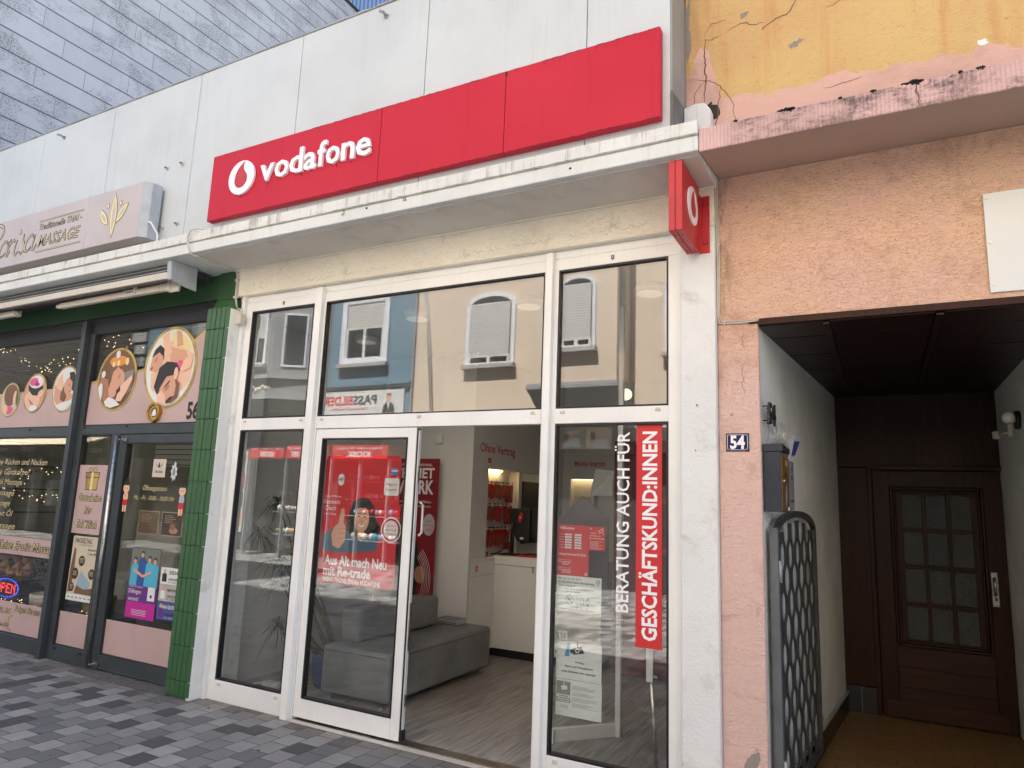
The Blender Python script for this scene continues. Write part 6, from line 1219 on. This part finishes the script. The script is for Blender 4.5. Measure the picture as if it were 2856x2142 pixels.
ic = thing('intercom', 'narrow light grey doorbell panel on the passage wall behind the mailbox', 'intercom', (-.54, .7, 1.71)); b = MB(PLW); b.box(.60, .80, 1.709, 2.02, .001, .02, M_GREYM); b.build('panel', ic, .003); b = MB(PLW); b.disc(.73, 1.985, .02, .02, .0205, M_STEEL, .024, 16); b.build('button', ic); b = MB(PLW); b.frame(.71, .75, 1.90, 1.925, .003, .0205, .022, M_BLK); b.build('name_field', ic)
for k in range(3): q = MB(PLW); q.box(.68+.035*k, .695+.035*k, 1.755, 1.768, .0205, .022, M_BLK); q.build('slot', ic)
ga = thing('wave_bar_gate', 'arched steel gate of wavy flat bars folded against the passage wall', 'gate', (-.55, .6, .02))
M_GATE = plain('grey_gate_paint', (.055, .057, .056), .5, .1, .2, 20)
U0, U1, ZS, ZT = .10, 1.30, 1.575, 1.70
arc = [(U0, .10)]+[(U0, ZS)]+[(U0+(U1-U0)*(.5-.5*math.cos(math.pi*k/14)), ZS+(ZT-ZS)*math.sin(math.pi*k/14)) for k in range(1, 14)]+[(U1, ZS), (U1, .10)]
q = MB(PLW)
inner = [(U0+.04, .14), (U0+.04, ZS-.01)]+[(U0+.04+(U1-U0-.08)*(.5-.5*math.cos(math.pi*k/14)), ZS-.01+(ZT-ZS-.03)*math.sin(math.pi*k/14)) for k in range(1, 14)]+[(U1-.04, ZS-.01), (U1-.04, .14)]
n = len(arc)
for i in range(n):
    j = (i+1) % n; A, B_, Ci, Di = arc[i], arc[j], inner[j], inner[i]
    q.add([(A[0], A[1], .03), (B_[0], B_[1], .03), (Ci[0], Ci[1], .03), (Di[0], Di[1], .03), (A[0], A[1], .06), (B_[0], B_[1], .06), (Ci[0], Ci[1], .06), (Di[0], Di[1], .06)], [(0, 1, 2, 3), (4, 5, 6, 7), (0, 1, 5, 4), (2, 3, 7, 6)], M_GATE)
q.build('frame', ga)
nb = 5; pit = (U1-U0-.10)/nb
for k in range(nb*2):
    side = 1 if k % 2 else -1; cx = U0+.05+pit*(k//2+.5); P = []
    top = ZS-.02+(ZT-ZS-.04)*math.sin(math.pi*min(max((cx-U0)/(U1-U0), 0), 1))
    z = .15
    q = MB(PLW); L1, L2 = [], []
    while z < top:
        ph = (z-.15)/.285*math.pi*2
        x = cx+side*(.020+.060*(.5-.5*math.tanh(1.9*math.cos(ph))/.956)); L1.append((x-.025, z)); L2.append((x+.025, z)); z += .016
    for i in range(len(L1)-1):
        q.add([(L1[i][0], L1[i][1], .043), (L2[i][0], L2[i][1], .043), (L2[i+1][0], L2[i+1][1], .043), (L1[i+1][0], L1[i+1][1], .043), (L1[i][0], L1[i][1], .049), (L2[i][0], L2[i][1], .049), (L2[i+1][0], L2[i+1][1], .049), (L1[i+1][0], L1[i+1][1], .049)], [(0, 1, 2, 3), (4, 5, 6, 7), (0, 3, 7, 4), (1, 2, 6, 5)], M_GATE)
    q.build('wavy_bar', ga)
q = MB(PLW); q.box(.06, .099, .0, 1.60, .02, .065, M_DGREYM); q.build('hinge_post', ga, .003)
for v in (.25, 1.30): q = MB(PLW); q.tube([(.08, v, .07), (.08, v+.12, .07)], .012, M_GREYM, 8); q.build('hinge', ga)
q = MB(PLW); q.box(1.30, 1.36, .28, .31, .03, .06, M_GREYM); q.build('latch', ga)
lp = thing('bulb_lamp', 'bare white bulb on a round black wall holder in the passage', 'lamp', (.85, 1.8, 2.36)); q = MB(WLD); q.lathe((.88, 1.80, 2.394), [(.065, 0), (.065, -.03)], M_BLK, 20, 'x'); q.build('holder', lp)
q = MB(WLD); q.tube([(.85, 1.80, 2.394), (.82, 1.74, 2.395)], .018, M_WHITE, 10); q.ball((.80, 1.70, 2.398), .042, plain('opal_bulb', (.70, .68, .64), .2), 16); q.build('bulb', lp)
ms = thing('passage_sensor', 'cream tilting motion sensor on the right passage wall', 'sensor', (.85, 2.2, 2.3)); q = MB(WLD); q.box(.85, .88, 2.12, 2.19, 2.31, 2.40, M_CREAM); q.build('base', ms, .004); q = MB(WLD); q.tube([(.85, 2.15, 2.34), (.81, 2.24, 2.335)], .01, M_CREAM, 8); q.lathe((.80, 2.29, 2.305), [(.028, 0), (.032, .05), (.02, .06)], M_CREAM, 14); q.build('head', ms)

# ================================================================== BACKDROP: SLATE AND CORRUGATED BUILDINGS
b = MB(WLD); b.box(-45, -12.21, .55, 8.6, 0, 14.64, M_SLATE); b.box(-45, -12.17, .55, 8.62, 14.641, 14.72, M_BLK); b.v = b.v
sbld = thing('slate_clad_building', 'tall windowless building clad in stained grey slate strips', 'building', (-20, 4, 0))
b = MB(WLD); b.box(-45, -12.0, .5, 8.6, 0, 14.60, M_SLATE); b.build('wall', sbld)
b = MB(WLD); b.box(-45, -11.97, .47, 8.63, 14.601, 14.68, M_BLK); b.build('roof_edge', sbld)
bb = thing('blue_metal_building', 'blue corrugated metal building rising behind the slate one', 'building', (-20, 14, 0)); b = MB(WLD); b.box(-34, -6, 12.5, 20, 0, 30, M_CORR); b.build('wall', bb)

# ================================================================== ACROSS THE STREET (seen in the glass)
def win(par, u0, u1, v0, v1, arch=0, shutter=.8, trim=.10, w=.0, name='window'):
    q = MB(OPP)
    if arch:
        P = [(u0-trim, v0)]+[(u0-trim, v1-arch)]+[(u0-trim+(u1-u0+2*trim)*(.5-.5*math.cos(math.pi*k/10)), v1-arch+(arch+trim)*math.sin(math.pi*k/10)) for k in range(1, 10)]+[(u1+trim, v1-arch), (u1+trim, v0)]
        q.prism(P, w+.001, w+.04, M_TRIM)
        P = [(u0, v0)]+[(u0, v1-arch)]+[(u0+(u1-u0)*(.5-.5*math.cos(math.pi*k/10)), v1-arch+arch*math.sin(math.pi*k/10)) for k in range(1, 10)]+[(u1, v1-arch), (u1, v0)]
        q.prism(P, w+.0405, w+.043, M_DARKGL)
    else: q.frame(u0-trim, u1+trim, v0-.0, v1+trim, trim, w+.001, w+.06, M_TRIM); q.quad(u0, u1, v0, v1, w+.005, M_DARKGL)
    o = q.build(name, par)
    q = MB(OPP); d = .044 if arch else .02
    q.frame(u0+.01, u1-.01, v0, v0+(v1-v0)*(1-shutter)+.03, .05, w+d, w+d+.02, M_WHITE); q.box((u0+u1)/2-.04, (u0+u1)/2+.04, v0, v0+(v1-v0)*(1-shutter), w+d, w+d+.025, M_WHITE); q.build('window_frame', o)
    q = MB(OPP); z = v0+(v1-v0)*(1-shutter); top = v1-arch*.75
    while z < top: q.box(u0+.02, u1-.02, z+.004, z+.046, w+d+.002, w+d+.022, M_SHUT); z += .052
    q.build('shutter', o)
    q = MB(OPP); q.box(u0-trim-.04, u1+trim+.04, v0-.09, v0-.002, w+.001, w+.16, M_SILL); q.build('sill', o); return o
bh = thing('beige_house', 'beige roughcast house with arched shuttered windows across the street', 'building', (0, -9.2, 0))
b = MB(OPP); b.box(-9, 9.83, 3.66, 10.5, -6, 0, M_BEIGE); b.build('wall', bh)
b = MB(OPP); b.box(-9, 9.83, 0, 3.655, -6, -.35, M_OPPDK); b.box(4.9, 9.83, 3.05, 3.66, -.34, -.02, M_OPPDK); b.box(-9, 3.6, 2.6, 3.655, -.34, -.05, M_OPPDK)
for u in (9.6, 7.2): b.box(u-.1, u+.1, 0, 3.655, -.34, -.04, M_OPPDK)
b.build('ground_floor', bh)
b = MB(OPP); b.box(4.42, 6.25, 4.06, 10.4, .001, .80, M_BEIGE); b.build('bay', bh)
b = MB(lambda u, v, w: (-w, -9.0+u, v)); b.prism([(0.001, 3.45), (.18, 3.52), (.45, 3.66), (.70, 3.84), (.80, 3.90), (.90, 3.93), (.90, 4.0), (.84, 4.02), (.84, 4.055), (.001, 4.055)], 4.36, 6.33, M_GREYH); b.build('bay_corbel', bh)
win(bh, 7.19, 8.27, 4.70, 6.30, .22, .88); win(bh, 4.93, 5.58, 4.74, 6.18, .18, .88, .07, .80); win(bh, 2.6, 3.60, 4.70, 6.30, .22, .88); win(bh, 0, 1.1, 4.70, 6.30, .22, .88)
win(bh, 7.19, 8.27, 7.8, 9.3, .22, .6); win(bh, 4.93, 5.58, 7.8, 9.2, .18, .6, .07, .80)
q = MB(FX(-4.42)); q.box(-8.62, -8.36, 4.75, 6.35, .001, .02, M_GREYH); q.build('side_window', bh)
blh = thing('light_blue_house', 'light blue rendered house with white window surround across the street', 'building', (-11.4, -9.2, 0))
b = MB(OPP); b.box(9.86, 12.92, 3.62, 9.6, -6, .02, M_BLUEW); b.build('wall', blh)
b = MB(OPP); b.box(9.84, 12.94, 4.36, 4.44, .021, .14, M_BLUEW); b.box(9.84, 12.94, 4.30, 4.355, .021, .09, M_TRIM); b.build('cornice', blh)
b = MB(OPP); b.box(9.80, 9.855, 0, 9.5, -.1, .06, M_GREYH); b.tube([(9.6, 6.9, .03), (9.35, 5.2, .03), (9.2, 3.7, .03)], .012, M_GREYM, 6); b.tube([(9.66, 6.9, .03), (9.42, 5.2, .03), (9.26, 3.7, .03)], .012, M_GREYM, 6); b.build('downpipe', blh)
b = MB(OPP); b.box(9.86, 12.92, 0, 3.615, -6, -.9, M_OPPDK); b.build('ground_floor', blh)
win(blh, 10.78, 11.98, 4.94, 6.52, 0, .42, .16, .02); win(blh, 10.78, 11.98, 7.6, 9.1, 0, .42, .16, .02)
q = thing('passport_photo_sign', 'white passport photo shop sign with man in suit across the street', 'sign', (-11.3, -8.9, 3.65)); b = MB(OPP); b.box(10.02, 12.64, 3.66, 4.26, .022, .07, M_WHITE); b.build('board', q)
b = MB(OPP); b.text('PASS', 10.84, 11.58, 3.90, .22, .072, M_INK, 0, .03); b.text('BILDER', 11.60, 12.54, 3.90, .22, .072, M_RINK, 0, .03); b.text('Nach neuesten Vorschriften', 11.1, 12.3, 3.76, .08, .072, M_RINK, 0, .01); b.build('lettering', q)
b = MB(OPP); b.poly([(10.28, 3.68), (10.30, 3.84), (10.38, 3.93), (10.54, 3.93), (10.62, 3.84), (10.66, 3.68)], .073, M_INK); b.poly([(10.43, 3.93), (10.50, 3.93), (10.47, 3.72)], .0745, M_WINK); b.disc(10.46, 4.04, .075, .10, .0755, M_SKIN, n=20); b.poly([(10.385, 4.05), (10.40, 4.14), (10.46, 4.165), (10.52, 4.14), (10.535, 4.05), (10.50, 4.10), (10.42, 4.10)], .077, M_BROWN); b.build('portrait', q)
gh = thing('grey_ornate_house', 'grey stucco house with ornate oriel across the street', 'building', (-16, -9.2, 0))
b = MB(OPP); b.box(12.95, 18.2, 3.5, 10.5, -6, .0, M_GREYH); b.build('wall', gh)
b = MB(OPP); b.box(12.95, 18.2, 0, 3.495, -6, -1.1, M_OPPDK); b.build('ground_floor', gh)
b = MB(lambda u, v, w: (-u, -9+v, w)); P = [(12.97, .001), (13.95, .62), (17.2, .62), (17.9, .001)]; b.prism(P, 4.70, 10.2, M_GREYH); b.build('oriel', gh)
b = MB(lambda u, v, w: (-u, -9+v, w)); M_GREYQ = plain('grey_quoin', (.34, .35, .36), .8); b.prism([(12.9, .001), (13.92, .72), (17.25, .72), (18, .001)], 4.60, 4.70, M_GREYQ); b.prism([(12.97, .001), (13.96, .60), (17.2, .60), (17.9, .001)], 4.16, 4.599, M_GREYH); b.prism([(12.9, .001), (13.92, .70), (17.25, .70), (18, .001)], 4.06, 4.159, M_GREYQ); b.prism([(13.3, .001), (14.1, .50), (17.0, .50), (17.6, .001)], 3.75, 4.059, M_GREYH); b.build('oriel_base', gh)
win(gh, 14.2, 14.85, 4.98, 6.45, 0, .5, .05, .62); win(gh, 15.3, 15.95, 4.98, 6.45, 0, .5, .05, .62); win(gh, 16.3, 16.9, 4.98, 6.45, 0, .5, .05, .62)
b = MB(OPP)
for k in range(26): b.ball((14.1+.12*k, 4.35+.05*math.sin(k*1.7), .61), .065, M_SAND, 8, (1, .4, 1))
b.build('stucco_garland', gh)
q = MB(lambda u, v, w: (-(13.0+u*.846+w*-.53), -9.0+u*.535+w*.846, v)); q.box(.30, .85, 4.98, 6.3, .012, .02, M_DARKGL); q.frame(.26, .89, 4.92, 6.36, .05, .021, .05, M_TRIM); q.build('side_window', gh)
kk = thing('kiosk_front', 'kiosk shopfront with red sign bands and shelves of toys across the street', 'shopfront', (-13, -9.5, 0))
for a, c, t1, t2 in ((10.47, 12.23, 'KIOSK', 'Sim-Karte · Guthaben · Handy-Zubehör'), (13.88, 15.17, 'KIOSK', 'Tabak · Getränke · Shisha · Snacks'), (12.36, 12.80, 'TE', 'SB'), (13.15, 13.82, 'DIREKT', 'KAUF')):
    q = MB(OPP); q.box(a, c, 2.57, 2.90, -.88, -.02, M_REDP); q.text(t1, a+(c-a)*.30, a+(c-a)*.72, 2.61, .13, -.018, M_WINK, 0, .03); q.text(t2, a+(c-a)*.08, a+(c-a)*.92, 2.80, .055, -.018, M_WINK); q.build('sign_band', kk)
b = MB(OPP)
for u in (10.45, 12.28, 12.85, 13.84, 15.2, 11.35): b.box(u, u+.05, 0, 2.569, -.2, -.1, M_GREYM)
b.build('posts', kk)
b = MB(OPP)
for v in (.55, 1.15, 1.55, 2.02):
    b.box(10.52, 12.2, v, v+.018, -.87, -.62, M_GREYM); b.box(13.92, 14.75, v, v+.018, -.87, -.62, M_GREYM)
b.build('shelves', kk)
b = MB(OPP)
for u0, u1, v, mms in ((14.2, 14.75, 1.58, (M_PETAL, M_GOLDL, M_MAGENTA)), (13.95, 14.7, 1.18, (M_WINK, M_SAND, M_PETAL)), (13.95, 14.7, .58, (M_ORANGE, M_LEAF, M_WINK)), (10.6, 12.1, 1.18, (M_WINK, M_LBLUE, M_RINK)), (10.6, 12.1, 1.58, (M_WINK, M_RINK, M_SAND)), (10.6, 12.1, 2.05, (M_WINK, M_RINK, M_LBLUE)), (10.6, 12.1, .58, (M_WINK, M_LBLUE, M_SAND))):
    n = int((u1-u0)/.12)
    for k in range(n): b.ball((u0+.12*k+.05, v+.09, -.72+rnd.uniform(-.04, .04)), rnd.uniform(.03, .07), mms[rnd.randrange(3)], 8, (1, 1, 1.3))
b.build('goods', kk)
b = MB(OPP); b.box(15.25, 15.6, .6, 2.85, -.3, -.05, M_WHITE)
for k in range(4): b.quad(15.28, 15.57, .75+.5*k, 1.15+.5*k, -.048, (M_ORANGE, M_LEAF, M_RINK, M_SAND)[k])
b.build('photo_column', kk)
M_GREYQ = plain('grey_quoin', (.34, .35, .36), .8)
bs = thing('barber_front', 'dark shopfront band with two portrait pictures across the street', 'shopfront', (-4.8, -8.95, 2.7))
b = MB(OPP); b.box(3.6, 6.4, 2.72, 3.33, -.3, .02, M_OPPDK); b.build('fascia', bs)
for a, c in ((5.38, 5.95), (4.79, 5.35)):
    q = MB(OPP); q.quad(a, c, 2.79, 3.23, .022, M_GOLDL); q.quad(a+.02, c-.02, 2.81, 3.21, .024, M_GINK if a > 5.36 else M_SAND); q.poly([(a+.05, 2.82), (a+.1, 3.0), (a+.3, 3.02), (c-.05, 2.82)], .026, M_TOWEL); q.disc(a+.32, 3.05, .10, .08, .028, M_SKIN, n=16); q.disc(a+.40, 3.06, .06, .08, .030, M_HAIR, n=16); q.poly([(a+.1, 3.18), (a+.45, 3.15), (a+.5, 3.08), (a+.15, 3.1)], .029, M_SKIN2); q.build('picture', bs)
q = MB(OPP); q.text('BARBER', 3.65, 4.7, 3.22, .09, .022, M_WINK, 0, .02); q.box(4.12, 4.27, 2.88, 3.03, .021, .023, ink('insta_pink', (.70, .08, .15))); q.ring(4.195, 2.955, .05, .05, .012, .023, .025, M_WINK, 18); q.build('lettering', bs)
lw = thing('fashion_store', 'long building with black streetwear shop fascia across the street', 'building', (-26, -9.2, 0))
b = MB(OPP); b.box(20.2, 40, 3.2, 10, -6, -.02, plain('dark_brown_facade', (.045, .04, .038), .7)); b.build('wall', lw)
b = MB(OPP); b.box(18.25, 20.19, 3.3, 9, -6, .0, M_BLUEW); b.box(18.25, 20.19, 0, 3.29, -6, -.9, M_OPPDK); b.build('blue_wing', lw)
b = MB(OPP)
for k in range(16): b.box(20.22, 20.95 if k % 2 else 20.75, 3.4+.4*k, 3.7+.4*k, -.019, .06, M_GREYQ)
b.build('quoins', lw)
b = MB(OPP); b.box(20.2, 40, 0, 3.19, -6, -1.2, M_OPPDK); b.build('ground_floor', lw)
b = MB(OPP); b.box(20.9, 30, 2.62, 3.13, -1.19, .3, M_BLK); b.text('mash', 25.1, 25.9, 2.74, .20, .302, M_WINK, 0, .04); b.text('STREETWEAR', 23.5, 24.75, 2.90, .12, .302, M_WINK, 0, .03); b.text('& SPORT', 22.45, 23.3, 2.70, .12, .302, M_WINK, 0, .03); b.text('mash', 21.3, 22.0, 2.68, .2, .302, M_WINK, 0, .04); b.box(22.01, 22.06, 2.66, 2.98, .3, .303, M_RINK); b.text('mash', 26.8, 27.4, 2.74, .15, .302, M_WINK, 0, .04); b.build('shop_fascia', lw)
b = MB(lambda u, v, w: (-w, -9.0+u, v)); b.prism([(.301, 3.10), (1.1, 2.85), (1.12, 2.88), (.301, 3.16)], 21.2, 30, M_SAND); b.build('canopy', lw)
b = MB(OPP)
for u in (21.5, 23.4, 25.3, 27.2, 29): b.box(u, u+.12, 0, 2.6, -1.19, -.9, M_WHITE)
for u in (22.2, 24.1, 26.0): b.box(u, u+.5, .9, 1.8, -1.19, -1.0, M_PAPER)
b.build('shop_windows', lw)
